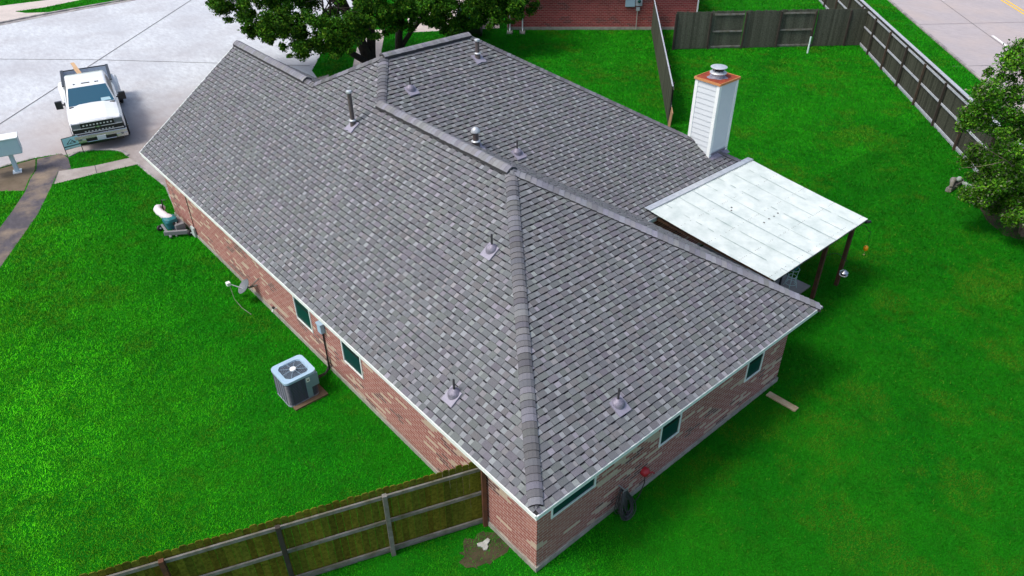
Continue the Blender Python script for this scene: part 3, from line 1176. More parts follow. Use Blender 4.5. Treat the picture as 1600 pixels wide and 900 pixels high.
fl2.face([(9.88, y_a + 0.06, zB(0, y_a + .06) + 0.05), (15.2, y_a + 0.06, zB(0, y_a + .06) + 0.05), (15.24, y_a - 0.14, z_a + 0.03), (9.9, y_a - 0.14, z_a + 0.03)])
fl2.face([(9.9, y_a - 0.14, z_a + 0.03), (15.24, y_a - 0.14, z_a + 0.03), (15.24, y_a - 0.145, z_a + 0.005), (9.9, y_a - 0.145, z_a + 0.005)])
fl2.build('flashing', M['white_metal'], pc)
bm_ = MB()
bm_.box((PX0 + 0.02, PY0 + 0.12, z_b - 0.17), (PX1 - 0.02, PY0 + 0.18, z_b - 0.03))
bm_.build('beam', M['wood'], pc)
for k in range(8):
    b = MB()
    x = PX0 + 0.1 + k * (PX1 - PX0 - 0.2) / 7
    b.bar((x, YB - 0.02, H - 0.08), (x, PY0 + 0.1, z_b - 0.06), 0.045, 0.09)
    b.build('rafter', M['wood'], pc)
eb = MB()
eb.box((PX0, PY0 - 0.004, z_b - 0.045), (PX1, PY0 + 0.008, z_b - 0.008))
eb.build('edge_trim', M['joint'], pc)
M['post'] = mat('brown post', (0.095, 0.042, 0.018), 0.85, noise=(5, 0.9, (0.035, 0.018, 0.010)))
for x, y in ((14.62, 1.72), (13.42, 1.85), (10.3, 1.85)):
    b = MB()
    b.box((x - 0.055, y - 0.055, 0), (x + 0.055, y + 0.055, z_b - 0.06))
    b.build('post', M['post'], pc)
b = MB()
b.tube([(PX1 - 0.05, PY0 + 0.02, z_b - 0.09), (PX1 + 0.10, PY0 - 0.05, z_b - 0.11)], 0.05, 10)
b.build('gutter_end', M['black_gloss'], pc)

# hanging things
def hook(p, q, r=0.008):
    a, b = Vector(p), Vector(q)
    pts = []
    for i in range(9):
        t = i / 8
        pts.append(a.lerp(b, t) + Vector((0, 0, 0.16 * math.sin(math.pi * min(1, t * 1.15)))))
    return pts


def feeder(loc, label, kind):
    x, y, z = loc
    e = empty('bird_feeder' if kind == 'silver' else 'wind_ornament', (x, y, z), label, 'feeder' if kind == 'silver' else 'ornament')
    b = MB()
    if kind == 'silver':
        b.lathe([(0.001, 0.17), (0.05, 0.165), (0.125, 0.11), (0.13, 0.10)], (x, y, z), 24)
        b.build('dome', M['chrome'], e, smooth=True)
        b = MB()
        b.lathe([(0.085, 0.105), (0.085, 0.0)], (x, y, z), 16)
        b.build('tube', M['black_gloss'], e, smooth=True)
        b = MB()
        b.lathe([(0.001, -0.01), (0.12, -0.005), (0.125, 0.012), (0.001, 0.004)], (x, y, z), 24)
        b.build('tray', M['white_metal'], e, smooth=True)
        b = MB()
        b.tube(hook((13.47, 1.79, z + 0.62), (x, y, z + 0.5)), 0.009, 6)
        b.tube([(x, y, z + 0.5), (x, y, z + 0.17)], 0.004, 5)
        b.build('hook', M['black'], e)
    else:
        b.lathe([(0.001, 0.10), (0.05, 0.085), (0.075, 0.03), (0.07, -0.04), (0.03, -0.09), (0.001, -0.10)], (x, y, z), 20)
        b.build('bulb', M['orange'], e, smooth=True)
        b = MB()
        b.lathe([(0.001, -0.2), (0.03, -0.215), (0.02, -0.25), (0.001, -0.26)], (x, y, z), 10)
        b.tube([(x, y, z - 0.2), (x, y, z - 0.10)], 0.004, 5)
        b.build('pendant', M['straw'], e)
        b = MB()
        b.tube(hook((14.68, 1.69, z + 0.82), (x, y, z + 0.6)), 0.009, 6)
        b.tube([(x, y, z + 0.6), (x, y, z + 0.1)], 0.005, 5)
        b.build('hook', M['black'], e)


M['orange'] = mat('amber glass', (0.75, 0.30, 0.01), 0.3)
M['straw'] = mat('straw', (0.55, 0.42, 0.18), 0.8)
feeder((13.86, 1.30, 0.95), 'silver domed bird feeder hanging from a black hook on the patio post', 'silver')
feeder((15.24, 1.40, 1.28), 'amber bulb ornament hanging from a hook beside the outer patio post', 'amber')

# patio furniture glimpsed below the cover
M['teal'] = mat('teal plastic', (0.02, 0.20, 0.23), 0.45, noise=(9, 0.8, (0.01, 0.08, 0.10)))
M['wire_white'] = mat('mint painted wire', (0.55, 0.72, 0.68), 0.5)
t = empty('plant_stand', (13.38, 2.62, 0.06), 'pale wire plant stand on the slab beside the inner patio post', 'plant stand')
b = MB()
for k in range(4):
    a = k * math.pi / 2 + 0.4
    b.tube([(13.38 + 0.2 * math.cos(a), 2.62 + 0.2 * math.sin(a), 0.06), (13.38 + 0.12 * math.cos(a), 2.62 + 0.12 * math.sin(a), 0.4), (13.38 + 0.16 * math.cos(a), 2.62 + 0.16 * math.sin(a), 0.72)], 0.009, 6)
b.build('legs', M['wire_white'], t)
b = MB()
for z, r in ((0.2, 0.17), (0.45, 0.125), (0.72, 0.17)):
    b = MB()
    b.tube([(13.38 + r * math.cos(i * math.pi / 10), 2.62 + r * math.sin(i * math.pi / 10), z) for i in range(21)], 0.009, 6, cap=False)
    b.build('ring', M['wire_white'], t)
for k in range(4):
    a = k * math.pi / 2 + 1.2
    b = MB()
    b.tube([(13.38 + 0.17 * math.cos(a) + 0.06 * math.cos(i * math.pi / 6), 2.62 + 0.17 * math.sin(a), 0.34 + 0.06 * math.sin(i * math.pi / 6)) for i in range(13)], 0.006, 5, cap=False)
    b.build('scroll', M['wire_white'], t)
b = MB()
b.lathe([(0.001, 0.72), (0.09, 0.72), (0.14, 0.88), (0.15, 0.90), (0.12, 0.90), (0.09, 0.80), (0.001, 0.80)], (13.38, 2.62, 0), 20)
tag(b.build('plant_pot', M['teal'], smooth=True), 'teal pot on top of the pale wire plant stand', 'pot')
t = empty('patio_table', (12.75, 3.2, 0.06), 'white-topped patio table with dark legs under the cover', 'table')
b = MB()
b.box((12.2, 2.75, 0.72), (13.25, 3.6, 0.755))
b.build('tabletop', M['siding'], t, bevel=0.01)
for x in (12.3, 13.15):
    for y in (2.85, 3.5):
        b = MB()
        b.box((x - .025, y - .025, 0.06), (x + .025, y + .025, 0.72))
        b.build('leg', M['black_gloss'], t)
t = empty('patio_chair', (13.55, 3.1, 0.06), 'black metal patio chair by the white-topped table', 'chair')
b = MB()
b.box((13.32, 2.9, 0.46), (13.72, 3.3, 0.49))
b.build('seat', M['black_gloss'], t)
b = MB()
for k in range(5):
    b.bar((13.72, 2.93 + k * 0.08, 0.49), (13.78, 2.93 + k * 0.08, 0.9), 0.012, 0.03)
b.bar((13.78, 2.9, 0.9), (13.78, 3.3, 0.9), 0.03, 0.03)
b.build('backrest', M['black_gloss'], t)
for x in (13.34, 13.70):
    for y in (2.92, 3.28):
        b = MB()
        b.bar((x, y, 0.06), (x, y, 0.46), 0.025, 0.025)
        b.build('leg', M['black_gloss'], t)


# ------------------------------------------------------------------ fences
M['picket_moss'] = attr_mat('mossy pickets', 0.95, 14, 0.55, 1.4, 0.5, 0.1)
M['picket_grey'] = attr_mat('weathered pickets', 0.95, 18, 0.6, 1.35, 0.5, 0.1)
M['rail'] = mat('grey rail', (0.22, 0.215, 0.21), 0.9, noise=(4, 0.95, (0.10, 0.095, 0.05)), bump=(30, 0.4))
M['rail_pale'] = mat('pale rail', (0.44, 0.47, 0.52), 0.8, noise=(5, 0.8, (0.27, 0.29, 0.34)))
M['post_brown'] = mat('brown fence post', (0.075, 0.052, 0.035), 0.9, noise=(5, 0.8, (0.03, 0.022, 0.018)))
M['post_rust'] = mat('red brown post', (0.14, 0.05, 0.022), 0.9, noise=(5, 0.8, (0.05, 0.025, 0.015)))
M['post_dark'] = mat('dark fence post', (0.045, 0.036, 0.028), 0.9, noise=(5, 0.8, (0.02, 0.015, 0.012)))


def fence(name, label, pts, h, side, tones, posts=None, rails=(0.12, 0.95, 1.72), spacing=2.4, rail_m=None, post_m=None, cap_=None, picket_m=None, pw_=0.14, kick=True, skip=None, post_mats=None, rail_w=0.09):
    """pts polyline; side = +1/-1: rails and posts lie on that side (left normal * side)"""
    fx = empty(name, (*pts[0], 0), label, 'fence')
    pk = MB()
    rails_mb = MB()
    for (a, b) in zip(pts[:-1], pts[1:]):
        a, b = Vector(a), Vector(b)
        L = (b - a).length
        d = (b - a) / L
        n = Vector((-d.y, d.x)) * side
        s = 0.0
        while s < L:
            ww = min(pw_ * random.uniform(0.94, 1.04), L - s)
            flip = skip and skip(s, L)
            c = tones(random.random(), s)
            hh = h + random.uniform(-0.03, 0.03)
            p0, p1 = a + d * s, a + d * (s + ww - 0.006)
            t_ = 0.018
            off = n * (random.uniform(0, 0.006)) + (n * 0.075 if flip else n * 0)
            off = Vector((off.x, off.y))
            M2 = [p0 + off, p1 + off, p1 + off - n * t_, p0 + off - n * t_]
            dog = 0.03
            base = []
            z0 = 0.05
            # dog-eared picket: hexagonal face extruded
            f1 = [(p0 + off, z0), (p1 + off, z0), (p1 + off, hh - dog), (p1 + off - d * dog, hh), (p0 + off + d * dog, hh), (p0 + off, hh - dog)]
            f1 = [Vector((p.x, p.y, z)) for p, z in f1]
            f2 = [p - Vector((n.x, n.y, 0)) * t_ for p in f1]
            # mossy foot: lower band uses a greener tone
            pk.face(f1, c)
            pk.face(list(reversed(f2)), c)
            for i in range(6):
                j = (i + 1) % 6
                pk.face([f1[i], f2[i], f2[j], f1[j]], c)
            s += ww
    pk.build('pickets', picket_m or M['picket_grey'], fx)
    for (a, b) in zip(pts[:-1], pts[1:]):
        a, b = Vector(a), Vector(b)
        L = (b - a).length
        d = (b - a) / L
        n = Vector((-d.y, d.x)) * side
        for z in rails:
            ro = n * 0.045
            ro2 = MB()
            if skip:
                s = 0.0
                step = 0.25
                run = None
                segs = []
                while s <= L:
                    vis = not skip(s, L)
                    if vis and run is None:
                        run = s
                    if (not vis or s + step > L) and run is not None:
                        segs.append((run, min(s, L)))
                        run = None
                    s += step
            else:
                segs = [(0, L)]
            for s0, s1 in segs:
                ro2 = MB()
                q0, q1 = a + d * s0 + ro, a + d * s1 + ro
                ro2.bar((q0.x, q0.y, z), (q1.x, q1.y, z + random.uniform(-.01, .01)), 0.04, rail_w)
                ro2.build('rail', rail_m or M['rail'], fx)
        if kick:
            kb_ = MB()
            q0, q1 = a + n * 0.02, b + n * 0.02
            kb_.bar((q0.x, q0.y, 0.075), (q1.x, q1.y, 0.075), 0.03, 0.15)
            kb_.build('kickboard', rail_m or M['rail'], fx)
        if cap_:
            cb_ = MB()
            q0, q1 = a, b
            cb_.bar((q0.x, q0.y, h + 0.045), (q1.x, q1.y, h + 0.045), cap_, 0.035)
            cb_.build('top_board', M['rail_pale'], fx)
        ps = posts if posts else [spacing * i for i in range(int(L / spacing) + 1)]
        for k, s in enumerate(ps):
            if s > L + 0.01:
                continue
            q = a + d * s + n * 0.115
            pm = (post_mats[k % len(post_mats)] if post_mats else post_m or M['post_dark'])
            pb_ = MB()
            rot = math.atan2(d.y, d.x)
            pb_.box((-0.045, -0.045, 0), (0.045, 0.045, h - 0.08), Matrix.Translation((q.x, q.y, 0)) @ Matrix.Rotation(rot, 4, 'Z'))
            pb_.build('post', pm, fx)
    return fx


def moss(r, s):
    b = 0.7 + 0.6 * r
    k = 0.5 + 0.5 * math.sin(s * 7.3 + r * 2)
    return (0.095 * b + 0.03 * k, 0.105 * b + 0.01 * k, 0.012 * b)


def greyt(r, s):
    b = 0.75 + 0.5 * r
    return (0.085 * b, 0.092 * b, 0.070 * b)


fence('fence', 'mossy green picket fence with grey rails joining the near corner of the house', [(0.40, 2.10), (-10.5, 6.12)], 1.97, 1, moss,
      spacing=2.05, rails=(0.14, 1.02, 1.76), picket_m=M['picket_moss'], post_mats=[M['post_rust'], M['rail'], M['post_dark']], rail_w=0.085)
bfd = lambda s, L: (0.0 <= s < 2.05) or (3.95 < s < 6.25) or (8.2 < s)
BK = [(29.95, 20.75), (38.95, 13.75)]
fence('fence', 'dark weathered fence across the far end of the back lawn, partly showing its rails', BK, 2.15, -1, greyt, rails=(0.12, 1.0, 1.95), skip=bfd, spacing=2.05)
fence('fence', 'dark fence with a pale top board running along the avenue', [(22.2, -1.75), (46.5, 20.9)], 2.12, 1, lambda r, s: tuple(x * 0.62 for x in greyt(r, s)), rails=(0.14, 1.1, 1.95), rail_m=M['rail_pale'], cap_=0.17, spacing=2.62, post_mats=[M['post_dark'], M['post_brown']])
fence('fence', 'narrow fence seen almost edge-on between the back lawn and the side lawn', [(31.9, 24.0), (20.75, 13.55)], 1.85, 1, lambda r, s: tuple(x * 0.8 for x in greyt(r, s)), rails=(0.14, 0.95, 1.78), rail_m=M['rail'], spacing=2.4, cap_=0.06)
# leaning tan board at the near end of the edge-on fence
b = MB()
b.bar((20.55, 13.35, 0.02), (20.25, 13.05, 1.05), 0.40, 0.03, up=(0.7, -0.7, 0.2))
M['tan'] = mat('raw plywood', (0.42, 0.25, 0.14), 0.85, noise=(8, 0.6, (0.28, 0.16, 0.09)))
tag(b.build('plywood_board', M['tan']), 'tan plywood board leaning on the end of the edge-on fence', 'board')
b = MB()
b.tube([(35.18, 15.05, 0), (35.18, 15.05, 0.95)], 0.05, 14)
tag(b.build('marker_pipe', M['wire_white']), 'short pale upright pipe in the grass before the far fence', 'pipe')

# ------------------------------------------------------------------ neighbour house (red brick)
nb = empty('neighbour_house', (30, 27, 0), 'red brick neighbour house with white downpipes beyond the side lawn', 'house')
A = Vector((25.35, 30.30))
B = Vector((37.5, 19.95))
B = A + (Vector((32.03, 24.24)) - Vector((25.69, 29.95))).normalized() * 11.9
d = (B - A).normalized()
n = Vector((-d.y, d.x))
if n.y < 0:
    n = -n
n = Vector((0.669, 0.743))
wbm = MB()
D_ = 11.0
cs = [A, B, B + n * D_, A + n * D_]
lens = [0, (B - A).length]
for i in range(4):
    p, q = cs[i], cs[(i + 1) % 4]
    L = (q - p).length
    wbm.face([(p.x, p.y, 0.18), (q.x, q.y, 0.18), (q.x, q.y, 2.75), (p.x, p.y, 2.75)], uv=[(0, 0.5), (L, 0.5), (L, 3.1), (0, 3.1)])
wbm.build('wall', M['brick_red'], nb)
fbm = MB()
g2 = [A - d * .03 - n * .03, B + d * .03 - n * .03, B + d * .03 + n * (D_ + .03), A - d * .03 + n * (D_ + .03)]
fbm.poly_prism([(p.x, p.y) for p in g2], -0.2, 0.18)
fbm.build('foundation', M['concrete_base'], nb)
rb_ = MB()
e = 0.45
c4 = [A - d * e - n * e, B + d * e - n * e, B + d * e + n * (D_ + e), A - d * e + n * (D_ + e)]
hz_ = 2.75
r0 = (c4[0] + c4[3]) / 2 + d * 6
r1 = (c4[1] + c4[2]) / 2 - d * 6
P3 = lambda p, z: (p.x, p.y, z)
rz_ = hz_ + 3.0
rb_.face([P3(c4[0], hz_), P3(c4[1], hz_), P3(r1, rz_), P3(r0, rz_)], (0.16, 0.155, 0.16))
rb_.face([P3(c4[2], hz_), P3(c4[3], hz_), P3(r0, rz_), P3(r1, rz_)], (0.16, 0.155, 0.16))
rb_.face([P3(c4[1], hz_), P3(c4[2], hz_), P3(r1, rz_)], (0.16, 0.155, 0.16))
rb_.face([P3(c4[3], hz_), P3(c4[0], hz_), P3(r0, rz_)], (0.16, 0.155, 0.16))
rb_.face([P3(c, hz_ - 0.02) for c in reversed(c4)], (0.5, 0.5, 0.5))
rb_.build('roof', M['ridge'], nb)
for t_, nm in ((0.15, 'downpipe'), (0.95, 'downpipe'), (11.85, 'downpipe')):
    b = MB()
    p = A + d * t_ - n * 0.06
    b.box((-0.04, -0.03, 0.06), (0.04, 0.03, 2.74), Matrix.Translation((p.x, p.y, 0)) @ Matrix.Rotation(math.atan2(d.y, d.x), 4, 'Z'))
    if t_ < 2:
        p2 = p - n * 0.5
        b.bar((p.x, p.y, 0.12), (p2.x, p2.y, 0.05), 0.07, 0.05)
    b.build(nm, M['trim'], nb)
# two splash blocks by the lawn
for k, t_ in enumerate((0.15, 0.95)):
    p = A + d * t_ - n * 0.6
    b = MB()
    rot = Matrix.Translation((p.x, p.y, 0)) @ Matrix.Rotation(math.atan2(d.y, d.x), 4, 'Z')
    b.box((-0.17, -0.40, 0), (0.17, 0.25, 0.05), rot)
    b.box((-0.17, -0.40, 0.05), (-0.12, 0.25, 0.10), rot)
    b.box((0.12, -0.40, 0.05), (0.17, 0.25, 0.10), rot)
    tag(b.build('splash_block', M['concrete_base']), ['concrete splash block under the left white downpipe of the red house', 'concrete splash block under the right white downpipe, nearer the bare brick'][k], 'splash block', 'splash blocks below the downpipes')
# meter boxes on the red wall
t_ = (Vector((31.2, 24.9)) - A).dot(d)
eb = MB()
rot = Matrix.Translation((*(A + d * t_ - n * 0.02), 0)) @ Matrix.Rotation(math.atan2(d.y, d.x), 4, 'Z')
eb.box((-0.62, -0.14, 1.45), (-0.02, 0, 2.25), rot)
mbx = eb.build('electric_panel', mat('blue grey enamel', (0.30, 0.42, 0.50), 0.5), nb, bevel=0.01)
eb = MB()
eb.box((0.02, -0.15, 1.5), (0.42, 0, 2.2), rot)
eb.box((0.08, -0.12, 1.2), (0.30, 0, 1.42), rot)
mm_ = eb.build('meter_box', mat('grey enamel', (0.33, 0.37, 0.40), 0.5), nb, bevel=0.01)
eb = MB()
cc = rot @ Vector((0.22, -0.15, 1.78))
eb.lathe([(0.10, 0), (0.10, 0.06), (0.07, 0.10), (0.001, 0.11)], cc, 20, (-n.x, -n.y, 0))
eb.build('meter_dial', M['glass'], mm_, smooth=True)
eb = MB()
c0, c1 = rot @ Vector((0.17, -0.07, 0.05)), rot @ Vector((0.17, -0.07, 1.22))
eb.tube([c0, c1], 0.025, 8)
eb.build('conduit', mat('conduit', (0.5, 0.5, 0.5), 0.4, 0.4), nb)

# ------------------------------------------------------------------ parked pickup
M['car_white'] = mat('white car paint', (0.80, 0.83, 0.84), 0.25, coat=0.6, spec=0.5)
M['car_glass'] = mat('windscreen glass', (0.015, 0.09, 0.15), 0.08, spec=0.5)
M['bed'] = mat('bed liner', (0.36, 0.42, 0.50), 0.6, noise=(8, 0.8, (0.52, 0.58, 0.64)))
M['side_glass'] = mat('side glass', (0.01, 0.02, 0.028), 0.35, spec=0.15)
M['lamp'] = mat('lamp glass', (0.16, 0.18, 0.20), 0.1)
truck = empty('pickup_truck', (1.07, 32.25, 0), 'white dual-rear-wheel pickup truck parked on the street by the driveway', 'truck', rz=-0.215, local=True)
truck.scale = (1.08, 1.09, 1.07)
truck.location = (1.12, 31.85, 0)


def TB(name, mb, mt, parent=None, **k):
    o = mb.build(name, mt, parent or truck, **k)
    return o


LOCAL_CH = LOCAL


def prism_x(mb, prof, x0, x1, x0t=None, x1t=None, mi=0):
    """side profile [(y,z)] extruded across x"""
    nn = len(prof)
    b = len(mb.v)
    zs = [z for _, z in prof]
    zmin, zmax = min(zs), max(zs)
    for (y, z) in prof:
        f = 0 if x0t is None else (z - zmin) / (zmax - zmin)
        mb.v.append((x0 + ((x0t - x0) * f if x0t is not None else 0), y, z))
    for (y, z) in prof:
        f = 0 if x1t is None else (z - zmin) / (zmax - zmin)
        mb.v.append((x1 + ((x1t - x1) * f if x1t is not None else 0), y, z))
    fs = [tuple(b + i for i in range(nn)), tuple(b + nn + i for i in reversed(range(nn)))]
    for i in range(nn):
        j = (i + 1) % nn
        fs.append((b + i, b + nn + i, b + nn + j, b + j))
    for f in fs:
        mb.f.append(f)
        mb.c.append(None)
        mb.uv.append(None)
        mb.mi.append(mi)


# front of the truck looks towards local -Y (y from -3.35 to 3.35)
body = MB()
ST = [(-3.27, .84, 1.02, 1.10, .66), (-3.26, .90, 1.12, 1.20, .62), (-3.20, .95, 1.16, 1.26, .60), (-3.0, .985, 1.19, 1.31, .58), (-2.5, 1.0, 1.22, 1.37, .56), (-2.0, 1.0, 1.24, 1.40, .56),
      (-1.72, 1.0, 1.26, 1.42, .52), (-1.2, 1.0, 1.27, 1.42, .48), (0.9, 1.0, 1.28, 1.42, .48), (1.0, .98, 1.28, 1.40, .50)]
prev = None
for (y, w_, zs_, zt, zb) in ST:
    hood = y < -1.5
    half = [(w_ - .05, zb), (w_, zb + .12), (w_ + .005, (zb + zs_) / 2), (w_ - .005, zs_ - .06), (w_ - .03, zs_), (w_ - .10, zs_ + (zt - zs_) * .55), (w_ - .22, zt - .035), (w_ - .42, zt - .005 if hood else zt), (w_ - .55, zt + (.018 if hood else 0)), (0, zt + (.03 if hood else 0))]
    ring = [(x, y, z) for x, z in half] + [(-x, y, z) for x, z in reversed(half[:-1])]
    if prev:
        for k in range(len(ring) - 1):
            body.face([prev[k], prev[k + 1], ring[k + 1], ring[k]])
    else:
        body.face(ring)
    prev = ring
body.face(prev)
TB('body', body, M['car_white'], smooth=True)
ar = MB()
for sgn in (-1, 1):
    P = [(sgn * 1.008, -2.08 + .50 * math.cos(a), .42 + .50 * math.sin(a)) for a in [math.pi * q / 14 for q in range(15)]]
    ar.face(P + [(sgn * 1.008, -2.55, .30), (sgn * 1.008, -1.60, .30)][::1])
    P = [Vector(p) for p in P]
    ar.tube(P, .022, 5)
TB('wheel_arches', ar, M['black'])
cabm = MB()
# cab greenhouse as tapered loft
gh = [(-1.78, 1.38), (-0.98, 1.93), (-0.82, 1.975), (-.3, 1.995), (0.5, 1.985), (0.86, 1.93), (0.98, 1.38)]
prism_x(cabm, gh, -0.92, 0.92, -0.74, 0.74)
TB('cab', cabm, M['car_white'], bevel=0.06)
# windscreen: panel parallel to front slope, 6 mm proud
ws = MB()


def slope_pt(x, f, off):
    y0, z0, y1, z1 = -1.78, 1.38, -0.98, 1.93
    y, z = y0 + (y1 - y0) * f, z0 + (z1 - z0) * f
    nrm = Vector((0, -(z1 - z0), (y1 - y0))).normalized()
    hw = 0.92 + (0.74 - 0.92) * ((z - 1.38) / (1.995 - 1.38))
    return Vector((x * (hw - 0.05), y, z)) + nrm * off


ws.face([slope_pt(-1, 0.06, .008), slope_pt(1, 0.06, .008), slope_pt(1, 0.97, .008), slope_pt(-1, 0.97, .008)])
wso = TB('windshield', ws, M['car_glass'])
pa = MB()
q = [slope_pt(0.44, 0.10, .012), slope_pt(0.88, 0.10, .012), slope_pt(0.86, 0.26, .012), slope_pt(0.46, 0.26, .012)]
pa.face(q)
TB('dash_papers', pa, mat('paper', (0.35, 0.55, 0.62), 0.6), wso)
# side windows
for sgn in (-1, 1):
    def sp(y, z, off=0.008):
        hw = 0.92 + (0.74 - 0.92) * ((z - 1.38) / 0.615)
        return Vector((sgn * (hw + off), y, z))
    for (ya, yb, yc, yd) in ((-1.48, -0.42, -0.42, -0.92), (-0.34, 0.62, 0.50, -0.34)):
        sw = MB()
        sw.face([sp(ya, 1.44), sp(yb, 1.44), sp(yc, 1.86), sp(yd, 1.86)])
        TB('side_window', sw, M['side_glass'])
    # doors seams as parts with handle
    dr = MB()
    for (ya, yb) in ((-1.5, -0.38), (-0.36, 0.8)):
        pass
    # mirrors
    mr = MB()
    mr.bar((sgn * 0.95, -1.45, 1.42), (sgn * 1.10, -1.42, 1.45), 0.05, 0.06)
    mr.box((sgn * 1.19 - 0.13, -1.48, 1.28), (sgn * 1.19 + 0.13, -1.34, 1.60))
    TB('mirror', mr, M['black_gloss'], bevel=0.02)
    hd = MB()
    for yy in (-0.55, 0.6):
        hd.box((min(sgn * 0.945, sgn * 0.965), yy, 1.16), (max(sgn * 0.945, sgn * 0.965), yy + 0.16, 1.19))
    TB('door_handles', hd, M['chrome'])
    # headlights
    hl = MB()
    hl.box((min(sgn * 0.63, sgn * 0.93), -3.29, 1.01), (max(sgn * 0.63, sgn * 0.93), -3.10, 1.20))
    TB('headlight', hl, M['lamp'], bevel=0.02)
    fg = MB()
    fg.lathe([(0.001, 0.02), (0.07, 0.015), (0.08, 0)], (sgn * 0.78, -3.40, 0.62), 16, (0, -1, 0))
    TB('fog_light', fg, M['lamp'])
    # flared rear fender over the dual wheels
    fd = MB()
    rows = []
    for i in range(13):
        a = math.pi * i / 12
        yy, zz = 2.0 - 0.72 * math.cos(a), 0.62 + 0.72 * math.sin(a)
        rows.append((yy, zz))
    for i in range(12):
        (ya, za), (yb, zb) = rows[i], rows[i + 1]
        prof = [(0.90, 0.0), (1.12, -0.02), (1.20, -0.12), (1.21, -0.22)]
        for (xa, da), (xb, db_) in zip(prof[:-1], prof[1:]):
            def q_(x, y, z, dd):
                cy, cz_ = 2.0, 0.62
                vv = Vector((0, y - cy, z - cz_))
                L = vv.length
                vv = vv * ((L + dd) / L)
                return (sgn * x, cy + vv.y, cz_ + vv.z)
            fd.face([q_(xa, ya, za, da), q_(xb, ya, za, db_), q_(xb, yb, zb, db_), q_(xa, yb, zb, da)])
    TB('rear_fender', fd, M['car_white'], smooth=True)
    # wheels
    for yy, xx, wd in ((-2.08, 0.92, 0.26), (2.0, 0.92, 0.52)):
        ty = MB()
        r = 0.40
        ty.lathe([(0.22, -wd / 2), (r - 0.03, -wd / 2), (r, -wd / 2 + 0.04), (r, wd / 2 - 0.04), (r - 0.03, wd / 2), (0.22, wd / 2)], (sgn * xx, yy, r), 28, (1, 0, 0))
        wh = TB('wheel', ty, M['black'], smooth=True)
        rm = MB()
        rm.lathe([(0.23, wd / 2 - 0.01), (0.20, wd / 2 - 0.06), (0.08, wd / 2 - 0.03), (0.07, wd / 2 + 0.03), (0.001, wd / 2 + 0.03)], (sgn * xx, yy, r), 20, (sgn, 0, 0))
        TB('rim', rm, M['chrome'], wh, smooth=True)
# roof marker lamps and slot
rl = MB()
for x in (-0.45, 0.36, 0.44):
    rl.box((x - 0.03, -0.82, 1.965), (x + 0.03, -0.74, 2.0))
rl.box((-0.18, -0.80, 1.965), (0.14, -0.74, 2.0))
TB('roof_markers', rl, M['black_gloss'])
# grille
gr = MB()
gr.box((-0.62, -3.30, 0.78), (0.62, -3.10, 1.22))
gr.box((-0.94, -3.285, 0.78), (-0.62, -3.10, 1.00))
gr.box((0.62, -3.285, 0.78), (0.94, -3.10, 1.00))
gr.box((-0.97, -3.30, 0.70), (0.97, -3.12, 0.775))
gro = TB('grille', gr, M['black_gloss'])
gc = MB()
for z in (0.80, 0.985, 1.215):
    gc.box((-0.90 if z < 1 else -0.62, -3.322, z - 0.010), (0.90 if z < 1 else 0.62, -3.29, z + 0.010))
for x in np.linspace(-0.5, 0.5, 9):
    gc.box((x - 0.03, -3.312, 1.07), (x + 0.03, -3.29, 1.12))
    gc.box((x - 0.02, -3.312, 0.835), (x + 0.04, -3.29, 0.865))
TB('grille_bars', gc, mat('bright chrome strip', (0.75, 0.78, 0.80), 0.4, 0.3), gro)
em = MB()
ep = [(-0.13, 0), (-0.10, 0.035), (-0.035, 0.035), (-0.035, 0.055), (0.035, 0.055), (0.035, 0.035), (0.13, 0.035), (0.10, 0), (0.035, 0), (0.035, -0.02), (-0.035, -0.02), (-0.035, 0)]
em.face([(x, -3.332, 0.975 + z) for x, z in ep])
TB('emblem', em, M['chrome'], gro)
bu = MB()
bu.box((-0.98, -3.42, 0.60), (0.98, -3.22, 0.76))
bu.box((-0.98, -3.40, 0.44), (-0.55, -3.22, 0.60))
bu.box((0.55, -3.40, 0.44), (0.98, -3.22, 0.60))
bu.box((-0.55, -3.42, 0.44), (0.55, -3.30, 0.48))
TB('bumper', bu, M['chrome'], bevel=0.05)
bu = MB()
bu.box((-0.55, -3.38, 0.48), (0.55, -3.25, 0.60))
bu.box((-0.8, -3.3, 0.30), (0.8, -3.2, 0.44))
TB('air_dam', bu, M['black_gloss'], bevel=0.02)
bu = MB()
bu.box((-0.16, -3.445, 0.49), (0.16, -3.425, 0.64))
TB('licence_plate', bu, mat('plate', (0.6, 0.66, 0.7), 0.5))
# hood crease and cowl
hc = MB()
hc.bar((-0.85, -1.80, 1.385), (0.85, -1.80, 1.385), 0.10, 0.02)
TB('cowl', hc, M['black_gloss'])
# bed
bd = MB()
bd.box((-0.92, 1.06, 0.60), (0.92, 3.35, 0.66), mi=1)
bd.box((-0.98, 1.06, 0.60), (-0.90, 3.35, 1.40), mi=0)
bd.box((0.90, 1.06, 0.60), (0.98, 3.35, 1.40), mi=0)
bd.box((-0.90, 1.06, 0.66), (0.90, 1.12, 1.40), mi=1)
bd.box((-0.90, 3.28, 0.60), (0.90, 3.35, 1.38), mi=0)
bdo = TB('bed', bd, [M['car_white'], M['bed']])
bl = MB()
bl.box((-0.90, 1.12, 0.66), (-0.885, 3.28, 1.38))
bl.box((0.885, 1.12, 0.66), (0.90, 3.28, 1.38))
bl.box((-0.885, 3.265, 0.66), (0.885, 3.28, 1.36))
bl.box((-0.885, 1.12, 0.661), (0.885, 3.265, 0.672))
for x in (-0.75, 0.60):
    bl.box((x, 1.6, 0.66), (x + 0.15, 2.4, 0.9))
TB('bed_liner', bl, M['bed'], bdo)
bl = MB()
bl.box((-1.0, 1.0, 1.40), (-0.88, 3.36, 1.43))
bl.box((0.88, 1.0, 1.40), (1.0, 3.36, 1.43))
bl.box((-0.88, 3.27, 1.38), (0.88, 3.36, 1.41))
